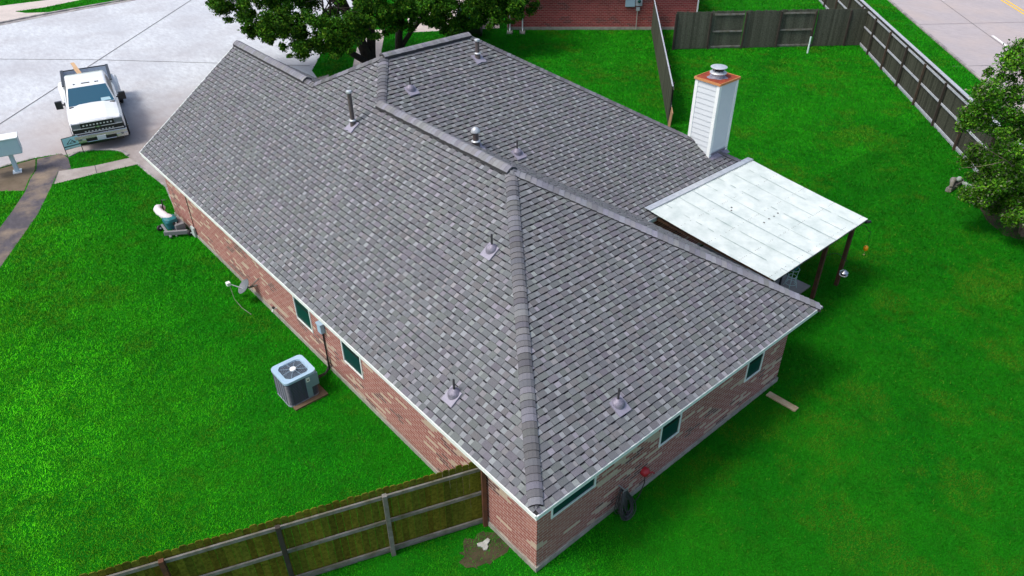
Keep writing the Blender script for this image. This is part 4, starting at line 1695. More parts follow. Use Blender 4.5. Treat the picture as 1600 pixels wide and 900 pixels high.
bl.box((-0.88, 1.0, 1.40), (0.88, 1.10, 1.44))
TB('bed_rails', bl, M['black_gloss'], bdo)
# chassis so nothing floats
ch = MB()
ch.box((-0.55, -3.0, 0.32), (0.55, 3.2, 0.56))
ch.tube([(-0.9, -2.08, 0.4), (0.9, -2.08, 0.4)], 0.06, 8)
ch.tube([(-0.9, 2.0, 0.4), (0.9, 2.0, 0.4)], 0.08, 8)
TB('chassis', ch, M['black'])
# plank lying in the bed
TM = Matrix.Translation((1.12, 31.85, 0)) @ Matrix.Rotation(-0.215, 4, 'Z')
b = MB()
b.bar(TM @ Vector((-0.05, 1.3, 1.52)), TM @ Vector((-0.45, 4.1, 1.68)), 0.16, 0.06)
b.bar(TM @ Vector((-0.18, 1.5, 1.58)), TM @ Vector((-0.42, 3.3, 1.66)), 0.07, 0.05)
tag(b.build('lumber', mat('fresh lumber', (0.55, 0.36, 0.20), 0.8)), 'length of fresh lumber sticking over the tailgate of the white pickup', 'lumber')

# ------------------------------------------------------------------ yard sign
sg = empty('yard_sign', (-0.84, 28.44, 0), 'pale blue yard sign with a roof emblem on a black wire frame', 'sign')
a, b_ = Vector((-1.17, 28.43, 0)), Vector((-0.51, 28.46, 0))
b = MB()
for p in (a, b_):
    b.tube([p, p + Vector((0, 0, 0.86))], 0.014, 6)
b.tube([a + Vector((0, 0, 0.86)), b_ + Vector((0, 0, 0.86))], 0.014, 6)
b.tube([a + Vector((0, 0, 0.36)), b_ + Vector((0, 0, 0.36))], 0.014, 6)
b.build('frame', M['black'], sg)
b = MB()
b.box((-1.155, 28.425, 0.37), (-0.525, 28.435, 0.85))
pl = b.build('board', mat('pale blue board', (0.45, 0.78, 0.84), 0.4), sg)
b = MB()
yq = 28.42
def tri(cx, cz_, w_, h_, t_):
    b.face([(cx - w_, yq, cz_), (cx - w_ + t_, yq, cz_), (cx, yq, cz_ + h_ - t_ * 0.5), (cx, yq, cz_ + h_)])
    b.face([(cx + w_, yq, cz_), (cx + w_ - t_, yq, cz_), (cx, yq, cz_ + h_ - t_ * 0.5), (cx, yq, cz_ + h_)])
tri(-0.84, 0.60, 0.19, 0.17, 0.045)
tri(-0.80, 0.60, 0.10, 0.09, 0.035)
b.face([(-1.03, yq, 0.575), (-0.65, yq, 0.575), (-0.65, yq, 0.595), (-1.03, yq, 0.595)])
b.face([(-1.15, yq, 0.46), (-0.53, yq, 0.46), (-0.53, yq, 0.50), (-1.15, yq, 0.50)])
b.build('emblem', M['black_gloss'], pl)
b = MB()
for k in range(11):
    x = -1.10 + k * 0.047
    b.box((x, 28.419, 0.395 + 0.004 * (k % 3)), (x + 0.033, 28.422, 0.435))
b.build('lettering', M['trim'], pl)

# ------------------------------------------------------------------ mailbox
mb_ = empty('mailbox', (-3.1, 28.3, 0), 'large pale blue community mailbox on a pedestal beside the kerb', 'mailbox')
M['mail'] = mat('pale blue enamel', (0.50, 0.66, 0.74), 0.45)
rot = Matrix.Translation((-3.60, 28.45, 0)) @ Matrix.Rotation(R(-12), 4, 'Z')
b = MB()
b.box((-0.75, -0.26, 0.84), (0.95, 0.34, 1.50), rot)
bx_ = b.build('cabinet', M['mail'], mb_, bevel=0.03)
b = MB()
b.box((-0.78, -0.30, 1.50), (0.98, 0.38, 1.55), rot)
b.build('lid', M['trim'], bx_, bevel=0.015)
b = MB()
for k in range(4):
    for j in range(2):
        b.box((-0.70 + k * 0.41, -0.268, 0.88 + j * 0.31), (-0.32 + k * 0.41, -0.262, 1.16 + j * 0.31), rot)
b.build('doors', M['mail'], bx_)
b = MB()
c = Vector((-3.15, 28.30, 0))
b.box((0.40, -0.08, 0.05), (0.56, 0.14, 0.87), rot)
b.build('pedestal', M['mail'], mb_, bevel=0.02)
b = MB()
b.box((0.32, -0.16, 0.0), (0.64, 0.22, 0.05), rot)
b.build('base_plate', M['trim'], mb_)

# ------------------------------------------------------------------ air conditioner
M['ac_top'] = mat('pale blue steel', (0.36, 0.52, 0.66), 0.45)
M['ac_dark'] = mat('dark louvre', (0.045, 0.055, 0.075), 0.5)
ac = empty('air_conditioner', (-0.73, 8.52, 0), 'square air conditioner with a pale blue top and fan grille on the left lawn', 'air conditioner')
AX0, AX1, AY0, AY1, AH = -1.17, -0.27, 8.08, 8.96, 0.84


def rrect(x0, y0, x1, y1, r, z, n=5):
    P = []
    for cx_, cy_, a0 in ((x1 - r, y1 - r, 0), (x0 + r, y1 - r, 90), (x0 + r, y0 + r, 180), (x1 - r, y0 + r, 270)):
        for i in range(n + 1):
            a = R(a0 + 90 * i / n)
            P.append((cx_ + r * math.cos(a), cy_ + r * math.sin(a), z))
    return P


def loft(mb, rings, mi=0, cap=True, col=None):
    for A_, B_ in zip(rings[:-1], rings[1:]):
        k = len(A_)
        for i in range(k):
            j = (i + 1) % k
            mb.face([A_[i], A_[j], B_[j], B_[i]], col, mi=mi)
    if cap:
        mb.face(rings[-1], col, mi=mi)


b = MB()
loft(b, [rrect(AX0 + .03, AY0 + .03, AX1 - .03, AY1 - .03, .12, 0.06), rrect(AX0 + .03, AY0 + .03, AX1 - .03, AY1 - .03, .12, AH - .03)])
cabn = b.build('cabinet', M['ac_dark'], ac)
b = MB()
for k in range(15):
    z = 0.11 + k * 0.047
    loft(b, [rrect(AX0 + .03, AY0 + .03, AX1 - .03, AY1 - .03, .12, z), rrect(AX0 + .012, AY0 + .012, AX1 - .012, AY1 - .012, .12, z - .012), rrect(AX0 + .012, AY0 + .012, AX1 - .012, AY1 - .012, .12, z - .018), rrect(AX0 + .03, AY0 + .03, AX1 - .03, AY1 - .03, .12, z - .014)], cap=False)
for k in range(1, 6):
    for x in (AX0 + 0.15 * k,):
        b.box((x - .006, AY0 + .006, 0.08), (x + .006, AY0 + .014, AH - .04))
        b.box((AX0 + .006, AY0 + 0.15 * k - .006, 0.08), (AX0 + .014, AY0 + 0.15 * k + .006, AH - .04))
b.build('louvres', mat('louvre steel', (0.07, 0.085, 0.11), 0.45), cabn)
b = MB()
loft(b, [rrect(AX0 + .01, AY0 + .01, AX1 - .01, AY1 - .01, .13, 0.03), rrect(AX0 + .01, AY0 + .01, AX1 - .01, AY1 - .01, .13, 0.07)])
b.build('base_pan', mat('steel edge', (0.30, 0.36, 0.42), 0.5), ac)
# top cover: annulus between rounded rectangle and the fan circle
b = MB()
acx, acy = (AX0 + AX1) / 2, (AY0 + AY1) / 2
rr_ = rrect(AX0, AY0, AX1, AY1, .13, AH + .01, 8)
nR = len(rr_)
cir = []
for p in rr_:
    a = math.atan2(p[1] - acy, p[0] - acx)
    cir.append((acx + .385 * math.cos(a), acy + .385 * math.sin(a), AH + .012))
cir2 = [(acx + (p[0] - acx) * .92, acy + (p[1] - acy) * .92, AH - .12) for p in cir]
out2 = [(acx + (p[0] - acx) * .985, acy + (p[1] - acy) * .985, AH + .022) for p in rr_]
side = [(p[0], p[1], AH - .05) for p in rr_]
loft(b, [side, rr_, out2, cir, cir2], cap=False)
topc = b.build('top_cover', M['ac_top'], ac)
b = MB()
b.face([(p[0], p[1], AH - .13) for p in cir2])
b.build('fan_well', M['ac_dark'], topc)
b = MB()
for k in range(3):
    a = k * 2 * math.pi / 3 + 0.5
    P = []
    for rr2, da, z in ((.08, -.3, .0), (.31, -.42, -.03), (.32, .42, .03), (.08, .35, .02)):
        P.append((acx + rr2 * math.cos(a + da), acy + rr2 * math.sin(a + da), AH - .06 + z))
    b.face(P)
b.build('fan_blades', mat('grey blade', (0.22, 0.21, 0.30), 0.5), topc)
b = MB()
b.lathe([(.085, 0.0), (.085, .035), (.07, .045), (.001, .047)], (acx, acy, AH + .0), 20)
b.build('motor_hub', M['trim'], topc)
b = MB()
for r_ in np.linspace(.12, .37, 7):
    b.tube([(acx + r_ * math.cos(i * math.pi / 16), acy + r_ * math.sin(i * math.pi / 16), AH + .018) for i in range(33)], .0018, 4, cap=False)
for k in range(8):
    a = k * math.pi / 4 + 0.2
    b.tube([(acx + .08 * math.cos(a), acy + .08 * math.sin(a), AH + .02), (acx + .36 * math.cos(a), acy + .36 * math.sin(a), AH + .018)], .004, 4)
b.build('fan_guard', M['ac_top'], topc)
b = MB()
b.box((AX1 - .36, AY0 - .006, 0.10), (AX1 - .22, AY0 + .02, AH - .05))
b.box((AX1 - .22, AY0 - .004, 0.40), (AX1 - .004, AY0 + .14, AH - .05))
b.box((AX1 - .02, AY0 + .13, 0.40), (AX1 - .003, AY0 + .4, AH - .05))
sp_ = b.build('service_panel', mat('panel steel', (0.20, 0.30, 0.37), 0.5), ac)
b = MB()
b.box((AX1 - .34, AY0 - .010, 0.62), (AX1 - .24, AY0 - .007, 0.76))
b.build('data_label', M['trim'], sp_)
b = MB()
b.box((AX1 - .31, AY0 - .013, 0.66), (AX1 - .27, AY0 - .011, 0.70))
b.build('label_mark', M['black'], sp_)
b = MB()
b.box((AX0 + .08, AY0 - .14, 0.0), (AX1 + .12, AY1 + .06, 0.055))
tag(b.build('ac_pad', mat('brown slab', (0.17, 0.115, 0.065), 0.9, noise=(5, .8, (0.10, 0.07, 0.045)))), 'brown concrete pad under the air conditioner', 'pad')
b = MB()
b.tube([(AX1 - .04, 8.3, .35), (-.05, 8.4, .30), (.15, 8.6, .12), (.38, 8.80, .18), (.40, 8.85, .95), (.40, 8.85, 1.35)], .022, 8)
b.tube([(AX1 - .04, 8.45, .25), (-.02, 8.6, .16), (.2, 8.7, .06), (.36, 8.75, .10), (.37, 8.78, .5)], .03, 8)
tag(b.build('refrigerant_line', M['black']), 'black insulated line running from the air conditioner up the brick wall', 'pipe')
dx = empty('disconnect_box', (.40, 8.82, 1.35), 'pale blue electrical disconnect box on the brick between two windows', 'switch box')
b = MB()
b.box((.30, 8.72, 1.33), (.425, 8.92, 1.62))
b.build('box', M['ac_top'], dx, bevel=.01)
b = MB()
b.box((.285, 8.70, 1.60), (.425, 8.94, 1.64))
b.build('lid', M['ac_top'], dx)

# utility things on the left wall
b = MB()
b.box((.33, 18.15, .05), (.40, 18.42, .42))
tag(b.build('utility_box', mat('pale grey box', (.42, .50, .50), .6), bevel=.01), 'small pale grey utility box at the wall foot near the garage corner', 'box')
b = MB()
b.tube([(.42, 18.28, .42), (.415, 18.28, 1.9)], .012, 6)
tag(b.build('cable', M['black']), 'thin black cable running up the wall above the small grey box', 'cable')
sg_ = empty('hose_tap', (.42, 11.96, .35), 'white outdoor tap low on the brick left of the windows', 'tap')
b = MB()
b.tube([(.43, 11.96, .36), (.30, 11.96, .36), (.28, 11.96, .28)], .024, 8)
b.build('spout', M['trim'], sg_)
b = MB()
b.lathe([(.001, .03), (.045, .03), (.045, 0), (.001, 0)], (.33, 11.96, .40), 10)
b.build('tap_handle', M['black'], sg_)
# satellite dish on the wall foot
dsh = empty('satellite_dish', (.35, 13.35, .5), 'small grey satellite dish bracketed low on the brick wall with a dangling cable', 'satellite dish')
b = MB()
b.lathe([(.001, .0), (.12, .015), (.21, .05), (.25, .085), (.245, .09), (.2, .06), (.001, .012)], (.12, 13.35, .52), 24, (-.55, .1, .6))
b.build('dish', mat('dish grey', (.12, .14, .16), .5), dsh, smooth=True)
b = MB()
b.tube([(.43, 13.2, .55), (.24, 13.3, .5), (.14, 13.35, .5)], .028, 8)
b.tube([(.43, 12.9, .95), (.24, 13.25, .55)], .016, 6)
b.build('mast', M['rail'], dsh)
b = MB()
b.tube([(.10, 13.35, .46), (-.22, 13.75, .60)], .014, 6)
b.build('feed_arm', M['rail_pale'], dsh)
b = MB()
b.box((-.30, 13.70, .55), (-.18, 13.84, .66))
b.build('receiver', M['trim'], dsh, bevel=.01)
b = MB()
b.tube([(-.22, 13.74, .55), (-.26, 13.5, .18), (-.22, 13.1, .04), (-.15, 12.6, .03)], .009, 6)
b.build('cable', M['rail'], dsh)

# toy-like garden machine by the far corner of the left wall
gm = empty('garden_cart', (0.05, 19.7, 0), 'white and teal wheeled garden cart standing by the far corner of the left wall', 'cart')
b = MB()
pts = []
for i in range(15):
    a = math.pi * (0.05 + 0.95 * i / 14)
    pts.append((0.12 - 0.34 * math.sin(a), 19.72 + 0.58 * math.cos(a), 0.40 + 0.26 * math.sin(a)))
rs = [0.125 + 0.022 * (i % 2) for i in range(15)]
b.tube(pts, rs, 12)
b.build('ribbed_arch', mat('chalk plastic', (.72, .70, .74), .5), gm, smooth=True)
b = MB()
loft(b, [rrect(-.26, 18.98, .12, 19.40, .1, .22), rrect(-.30, 18.94, .16, 19.44, .12, .50), rrect(-.28, 18.96, .14, 19.42, .14, .58), rrect(-.20, 19.04, .06, 19.34, .1, .62)])
b.build('tank', M['teal'], gm, smooth=True)
b = MB()
b.bar((-.45, 18.95, .18), (.25, 18.55, .16), .10, .16)
b.bar((-.30, 18.75, .04), (-.34, 19.4, .30), .08, .10)
b.bar((-.12, 18.70, .04), (-.02, 19.6, .34), .07, .10)
b.box((-.05, 18.8, .12), (.28, 19.5, .40))
b.build('chassis', mat('light grey plastic', (.20, .205, .22), .6), gm, bevel=.02)
for x, y in ((.30, 18.50), (.02, 18.98), (-.40, 19.55)):
    b = MB()
    b.lathe([(.001, -.04), (.10, -.04), (.115, 0), (.10, .04), (.04, .045), (.001, .045)], (x, y, .115 if y != 18.98 else .42), 18, (.3, -1, .25))
    wh = b.build('wheel', M['black'], gm, smooth=True)
    b = MB()
    b.lathe([(.03, .046), (.03, .055), (.001, .056)], (x, y, .115 if y != 18.98 else .42), 10, (.3, -1, .25))
    b.build('hub', M['trim'], wh)
b = MB()
b.tube([(-.05, 20.0, .1), (.05, 20.05, .9), (.15, 19.9, .92)], .022, 8)
b.build('handle_bar', M['black_gloss'], gm)

# hose on the front wall
hs = empty('garden_hose', (2.85, .40, .55), 'coiled black garden hose hanging on the front brick wall', 'hose')
b = MB()
for k in range(20):
    wv = random.uniform(.10, .30)
    top_ = .74 + random.uniform(-.03, .02)
    bot = random.uniform(-.02, .28) if k > 6 else random.uniform(.02, .08)
    bot = max(bot, .03)
    yo = random.uniform(.10, .34)
    cx_ = 2.86 + random.uniform(-.05, .05)
    P = []
    for i in range(25):
        a = 2 * math.pi * i / 24
        z = (top_ + bot) / 2 + (top_ - bot) / 2 * math.cos(a)
        fl = 1 + 0.35 * (1 - math.cos(a)) / 2
        P.append((cx_ + wv * math.sin(a) * (0.3 + 0.8 * (1 - math.cos(a)) / 2), .40 - yo * (0.6 + 0.6 * (1 - math.cos(a)) / 2), z))
    b.tube(P, .0105, 6, cap=False)
b.build('hose', mat('hose rubber', (.035, .037, .042), .4), hs)
b = MB()
b.tube([(2.95, .25, .3), (3.15, .22, .05), (3.4, .25, .1), (3.62, .30, .35), (3.70, .36, .56)], .011, 6)
b.build('supply_hose', M['black'], hs)
b = MB()
b.bar((2.86, .43, .76), (2.86, .22, .76), .03, .02)
b.bar((2.78, .23, .76), (2.94, .23, .76), .015, .05)
b.build('hanger', mat('grey hanger', (.35, .37, .38), .4, .5), hs)
rc = empty('faucet_cover', (3.70, .36, .58), 'red faucet cover low on the front brick wall', 'faucet cover')
b = MB()
b.lathe([(.11, 0), (.115, .07), (.09, .13), (.001, .15)], (3.70, .43, .60), 14, (0, -1, 0))
b.build('cover', mat('red plastic', (.42, .02, .03), .45), rc, smooth=True)
b = MB()
b.tube([(3.70, .30, .60), (3.82, .26, .60), (3.86, .24, .55)], .02, 8)
b.build('spout', mat('red plastic dark', (.30, .02, .03), .45), rc)

# stepping slab and litter
b = MB()
rot = Matrix.Translation((8.62, -0.13, 0)) @ Matrix.Rotation(R(92), 4, 'Z')
b.box((-.42, -.10, 0), (.42, .10, .045), rot)
tag(b.build('stepping_slab', mat('worn slab', (.42, .36, .24), .9, noise=(4, .9, (.25, .17, .07))), bevel=.01), 'worn narrow concrete slab lying in the grass off the right corner', 'slab')
b = MB()
P = []
for k in range(14):
    a = 2 * math.pi * k / 14
    r = .11 + .05 * math.sin(3 * a + 1) + .03 * random.random()
    P.append((.02 + r * math.cos(a), 1.62 + r * .8 * math.sin(a), .03 + .03 * random.random()))
b.face(P)
b.face([(p[0], p[1], .008) for p in reversed(P)])
for i in range(14):
    j = (i + 1) % 14
    b.face([(P[i][0], P[i][1], .008), (P[j][0], P[j][1], .008), P[j], P[i]])
tag(b.build('litter', mat('grey plastic scrap', (.36, .38, .36), .6)), 'crumpled pale scrap on bare soil below the near fence post', 'litter')

# broken statue at tree foot
st = empty('garden_statue', (24.1, 1.6, 0), 'broken pale green garden statue lying in the tree bed', 'statue')
M['stone_pale'] = mat('weathered pale stone', (.34, .42, .38), .9, noise=(6, .8, (.16, .19, .16)))
b = MB()
b.tube([(24.35, 1.15, .10), (24.25, 1.45, .20), (24.18, 1.75, .32), (24.15, 1.9, .42)], [.12, .13, .10, .05], 12)
b.lathe([(.001, -.1), (.09, -.06), (.11, .02), (.07, .09), (.001, .11)], (24.12, 2.02, .48), 12)
b.build('figure', M['stone_pale'], st, smooth=True)
b = MB()
b.box((23.7, 2.05, .0), (24.9, 2.25, .18), Matrix.Translation((0, 0, 0)))
b.tube([(23.75, 2.1, .25), (24.2, 2.25, .34), (24.8, 2.1, .22)], [.06, .12, .05], 8)
b.build('plinth', M['rail'], st, bevel=.03)
for (x, y, r, lb) in ((24.0, 1.0, .13, 'grey rock right in front of the broken statue'), (23.7, 1.35, .10, 'smallest grey rock, at the left tip of the broken statue'), (24.6, .9, .12, 'grey rock on the bed to the right of the broken statue'), (23.1, -.4, .16, 'tan rock at the lawn edge of the tree bed, nearest the trunks')):
    b = MB()
    b.lathe([(.001, r * .8), (r * .7, r * .55), (r, .1 * r), (r * .8, -.02)], (x, y, 0), 8)
    tag(b.build('rock', M['kerb']), lb, 'rock', 'rocks in the tree bed')


# ------------------------------------------------------------------ trees
def leaf_mesh(name, centres, radii, count, size, cols, parent, flat=0.75, shell=0.55, hole=None, seed=1):
    """leaf-sized faces filling irregular clumps"""
    r_ = np.random.default_rng(seed)
    cen = np.array(centres)
    rad = np.array(radii)
    wgt = rad ** 2
    idx = r_.choice(len(cen), size=count, p=wgt / wgt.sum())
    dr = r_.normal(size=(count, 3))
    dr /= np.linalg.norm(dr, axis=1, keepdims=True)
    t = shell + (1 - shell) * r_.random(count) ** 0.6
    # ragged outline
    lump = 1 + 0.22 * np.sin(dr[:, 0] * 7 + idx * 1.7) * np.sin(dr[:, 1] * 6 + idx) + 0.15 * r_.normal(size=count)
    p = cen[idx] + dr * (rad[idx] * t * lump)[:, None] * np.array([1, 1, flat])
    p[:, 2] = np.maximum(p[:, 2], 0.25)
    n = r_.normal(size=(count, 3)) + np.array([0, 0, 0.6])
    n /= np.linalg.norm(n, axis=1, keepdims=True)
    ref = r_.normal(size=(count, 3))
    a = np.cross(n, ref)
    a /= np.linalg.norm(a, axis=1, keepdims=True)
    b = np.cross(n, a)
    s = size * (0.6 + 0.8 * r_.random(count))[:, None]
    V = np.stack([p - a * s, p - b * s * 0.5 , p + a * s, p + b * s * 0.5], 1).reshape(-1, 3)
    me = bpy.data.meshes.new(name)
    me.vertices.add(len(V))
    me.vertices.foreach_set('co', V.ravel())
    me.loops.add(len(V))
    me.loops.foreach_set('vertex_index', np.arange(len(V)))
    me.polygons.add(count)
    me.polygons.foreach_set('loop_start', np.arange(0, len(V), 4))
    me.polygons.foreach_set('loop_total', np.full(count, 4))
    me.update()
    cidx = r_.integers(0, len(cols), size=count)
    clump = r_.random(len(cen))[idx]
    c = np.array(cols)[cidx] * (0.65 + 0.7 * clump)[:, None] * (0.75 + 0.5 * r_.random(count))[:, None]
    C4 = np.concatenate([c, np.ones((count, 1))], 1)
    at = me.color_attributes.new('tone', 'FLOAT_COLOR', 'CORNER')
    at.data.foreach_set('color', np.repeat(C4, 4, axis=0).astype(np.float32).ravel())
    me.materials.append(M['leaf'])
    o = bpy.data.objects.new(name, me)
    COL.objects.link(o)
    if parent is not None:
        o.parent = parent
        o.matrix_parent_inverse = parent_inv(parent)
    return o


def branchy(mb, p, d, L, r, depth, tips, rnd, bend=0.25):
    pts = [Vector(p)]
    rs = [r]
    dd = Vector(d).normalized()
    n = 5
    for i in range(n):
        dd = (dd + Vector((rnd.uniform(-1, 1), rnd.uniform(-1, 1), rnd.uniform(-.4, .7))) * bend * 0.5).normalized()
        pts.append(pts[-1] + dd * (L / n))
        rs.append(r * (1 - 0.5 * (i + 1) / n))
    mb.tube(pts, rs, 8 if depth > 1 else 5)
    tips.append((pts[-1], L))
    if depth > 0:
        for k in range(rnd.choice([2, 3, 3])):
            a = rnd.uniform(0, 2 * math.pi)
            side = dd.orthogonal().normalized()
            side = Matrix.Rotation(a, 3, dd) @ side
            nd = (dd * 0.75 + side * rnd.uniform(.5, .95) + Vector((0, 0, .08))).normalized()
            j = rnd.choice([3, 4, 5])
            branchy(mb, pts[j], nd, L * rnd.uniform(.62, .82), rs[j] * .72, depth - 1, tips, rnd, bend)


OAK = [(0.022, 0.095, 0.005), (0.036, 0.14, 0.007), (0.065, 0.19, 0.010), (0.014, 0.055, 0.004), (0.09, 0.18, 0.012), (0.030, 0.10, 0.014)]


def oak(label, base, forks, clumps, seed, count):
    rnd = random.Random(seed)
    e = empty('oak_tree', base, label, 'tree', group='oak trees behind the roof')
    mb = MB()
    tips = []
    for d_, L, r in forks:
        branchy(mb, base, d_, L, r, 3, tips, rnd)
    mb.build('trunk', M['bark'], e, smooth=True)
    cen, rad = [], []
    for (x, y, z, r) in clumps:
        for k in range(18):
            v = Vector((rnd.gauss(0, 1), rnd.gauss(0, 1), rnd.gauss(0, .7))).normalized() * r * rnd.uniform(.3, 1.08)
            cen.append((x + v.x, y + v.y, max(1.9, z + v.z)))
            rad.append(rnd.uniform(.35, .85) * (r / 2.4))
    leaf_mesh('crown', cen, rad, count, 0.070, OAK, e, seed=seed, shell=0.1)
    return e


oak('broad dark green oak with a forked trunk, left of the pair behind the roof', (15.2, 30.3, 0),
    [((-.35, .1, 1), 4.2, .34), ((.25, .35, 1), 4.0, .30), ((-.9, -.3, .8), 4.0, .20)],
    [(8.9, 31.9, 4.1, 1.4), (9.4, 30.4, 3.9, 1.5), (10.3, 29.2, 3.7, 1.6), (11.1, 28.4, 3.0, 1.5), (12.3, 27.9, 3.7, 1.6), (13.9, 27.6, 3.8, 1.4), (14.9, 28.4, 3.1, 1.1), (12.8, 26.9, 3.2, 1.0), (9.8, 31.5, 5.6, 2.2), (11.8, 30.4, 5.6, 2.2), (13.5, 29.4, 5.9, 2.2), (8.9, 34.0, 5.2, 2.0), (12.5, 33, 6.4, 2.6), (11.6, 26.9, 2.9, .9), (9.5, 29.6, 2.9, .9), (10.3, 28.6, 2.6, .9), (11.9, 27.4, 2.4, .8), (9.3, 31.0, 3.0, .9)], 5, 150000)
oak('dark oak right of the pair, its crown hiding the corner of the red brick house', (17.75, 31.3, 0),
    [((.15, .1, 1), 4.2, .24), ((.6, -.1, .9), 3.6, .16)],
    [(15.9, 27.6, 3.7, 1.3), (17.1, 27.5, 3.3, 1.3), (18.3, 27.3, 2.9, 1.2), (19.5, 27.2, 2.7, 1.4), (20.7, 27.0, 2.8, 1.4), (21.9, 26.8, 3.0, 1.3), (23.1, 26.2, 3.4, 1.1), (19.0, 28.6, 3.2, 1.5), (21.5, 28.4, 3.2, 1.5), (23.2, 28.4, 3.1, 1.4), (20.5, 26.4, 2.4, 1.0), (22.0, 26.3, 2.6, 1.0), (16.5, 28.5, 2.7, 1.0), (18.6, 27.6, 2.3, .8), (23.6, 27.4, 2.6, 1.0), (18.0, 29.2, 5.2, 2.2), (20.5, 29.0, 5.0, 2.2), (22.6, 28.2, 4.8, 1.9), (19.5, 31.8, 6.0, 2.4), (22.6, 31, 6.2, 2.3), (23.0, 26.6, 4.6, 1.1)], 9, 150000)

# crape myrtle on the right
cm = empty('crape_myrtle', (22.4, -1.0, 0), 'multi-stemmed leafy tree in the bed at the right, before the avenue fence', 'tree')
rnd = random.Random(4)
mb = MB()
tips = []
for k in range(7):
    a = k * 0.9
    branchy(mb, (22.5 + .22 * math.cos(a), -1.15 + .22 * math.sin(a), 0), (.35 * math.cos(a), .35 * math.sin(a), 1), 2.5, .075, 2, tips, rnd, .2)
mb.build('trunk', M['bark_pale'], cm, smooth=True)
cen, rad = [], []
for (x, y, z, r) in [(20.3, .7, 5.3, .9), (20.7, .4, 4.3, 1.1), (21.1, .05, 3.3, 1.1), (21.4, -.1, 2.3, 1.0), (20.1, .95, 4.4, .6), (21.9, -.5, 1.7, .8), (21.8, -.8, 5.3, 1.2), (22.6, -1.4, 4.1, 1.4), (22.9, -1.6, 2.8, 1.3), (23.3, -2.2, 4.6, 1.5), (23.6, -.6, 3.2, 1.2), (20.9, .2, 6.0, .6), (21.2, .3, 1.6, .7), (22.0, .2, 1.3, .8), (21.5, -1.0, 1.5, .8), (22.6, .5, 2.2, 1.0), (20.45, .55, 6.3, .45)]:
    for k in range(13):
        v = Vector((rnd.gauss(0, 1), rnd.gauss(0, 1), rnd.gauss(0, .9))).normalized() * r * rnd.uniform(.3, 1.05)
        cen.append((x + v.x, y + v.y, max(.55, z + v.z)))
        rad.append(rnd.uniform(.15, .45))
leaf_mesh('crown', cen, rad, 95000, 0.046, [(0.04, 0.17, 0.008), (0.08, 0.23, 0.012), (0.025, 0.10, 0.008), (0.11, 0.25, 0.015), (0.02, 0.08, 0.006), (0.06, 0.23, 0.01), (0.10, 0.24, 0.02), (0.17, 0.20, 0.12)], cm, seed=3, shell=0.1)

# neighbour's parked car glimpsed below the oak
nc = empty('parked_car', (23.6, 32.0, 0), 'dark car parked beside the red brick house, mostly hidden by the oak', 'car', rz=R(138), local=True)


def car_box():
    b = MB()
    prism_x(b, [(-2.2, .35), (-2.25, .75), (-1.3, .92), (1.9, .98), (2.25, .8), (2.2, .35)], -.88, .88, -.82, .82)
    b.build('body', mat('dark car paint', (.02, .022, .025), .3, coat=.5), nc, bevel=.06)
    b = MB()
    prism_x(b, [(-1.2, .92), (-.5, 1.40), (.9, 1.42), (1.7, .97)], -.78, .78, -.6, .6)
    b.build('cabin', M['car_glass'], nc, bevel=.04)
    for x in (-.8, .8):
        for y in (-1.4, 1.4):
            b = MB()
            b.lathe([(.2, -.1), (.30, -.1), (.33, -.06), (.33, .06), (.30, .1), (.2, .1)], (x, y, .33), 24, (1, 0, 0))
            w_ = b.build('wheel', M['black'], nc, smooth=True)
            b = MB()
            sx = 1 if x > 0 else -1
            b.lathe([(.21, .08), (.19, .09), (.17, .05), (.001, .05)], (x, y, .33), 20, (sx, 0, 0))
            for k in range(5):
                a = k * 2 * math.pi / 5
                b.bar((x + sx * .09, y + .03 * math.cos(a), .33 + .03 * math.sin(a)), (x + sx * .09, y + .2 * math.cos(a), .33 + .2 * math.sin(a)), .05, .02, up=(1, 0, 0))
            b.build('rim', M['chrome'], w_)


car_box()

# ------------------------------------------------------------------ grass blades
def inside(px, py, poly):
    r = np.zeros(len(px), bool)
    n = len(poly)
    j = n - 1
    for i in range(n):
        xi, yi = poly[i]
        xj, yj = poly[j]
        c = ((yi > py) != (yj > py)) & (px < (xj - xi) * (py - yi) / (yj - yi + 1e-12) + xi)
        r ^= c
        j = i
    return r


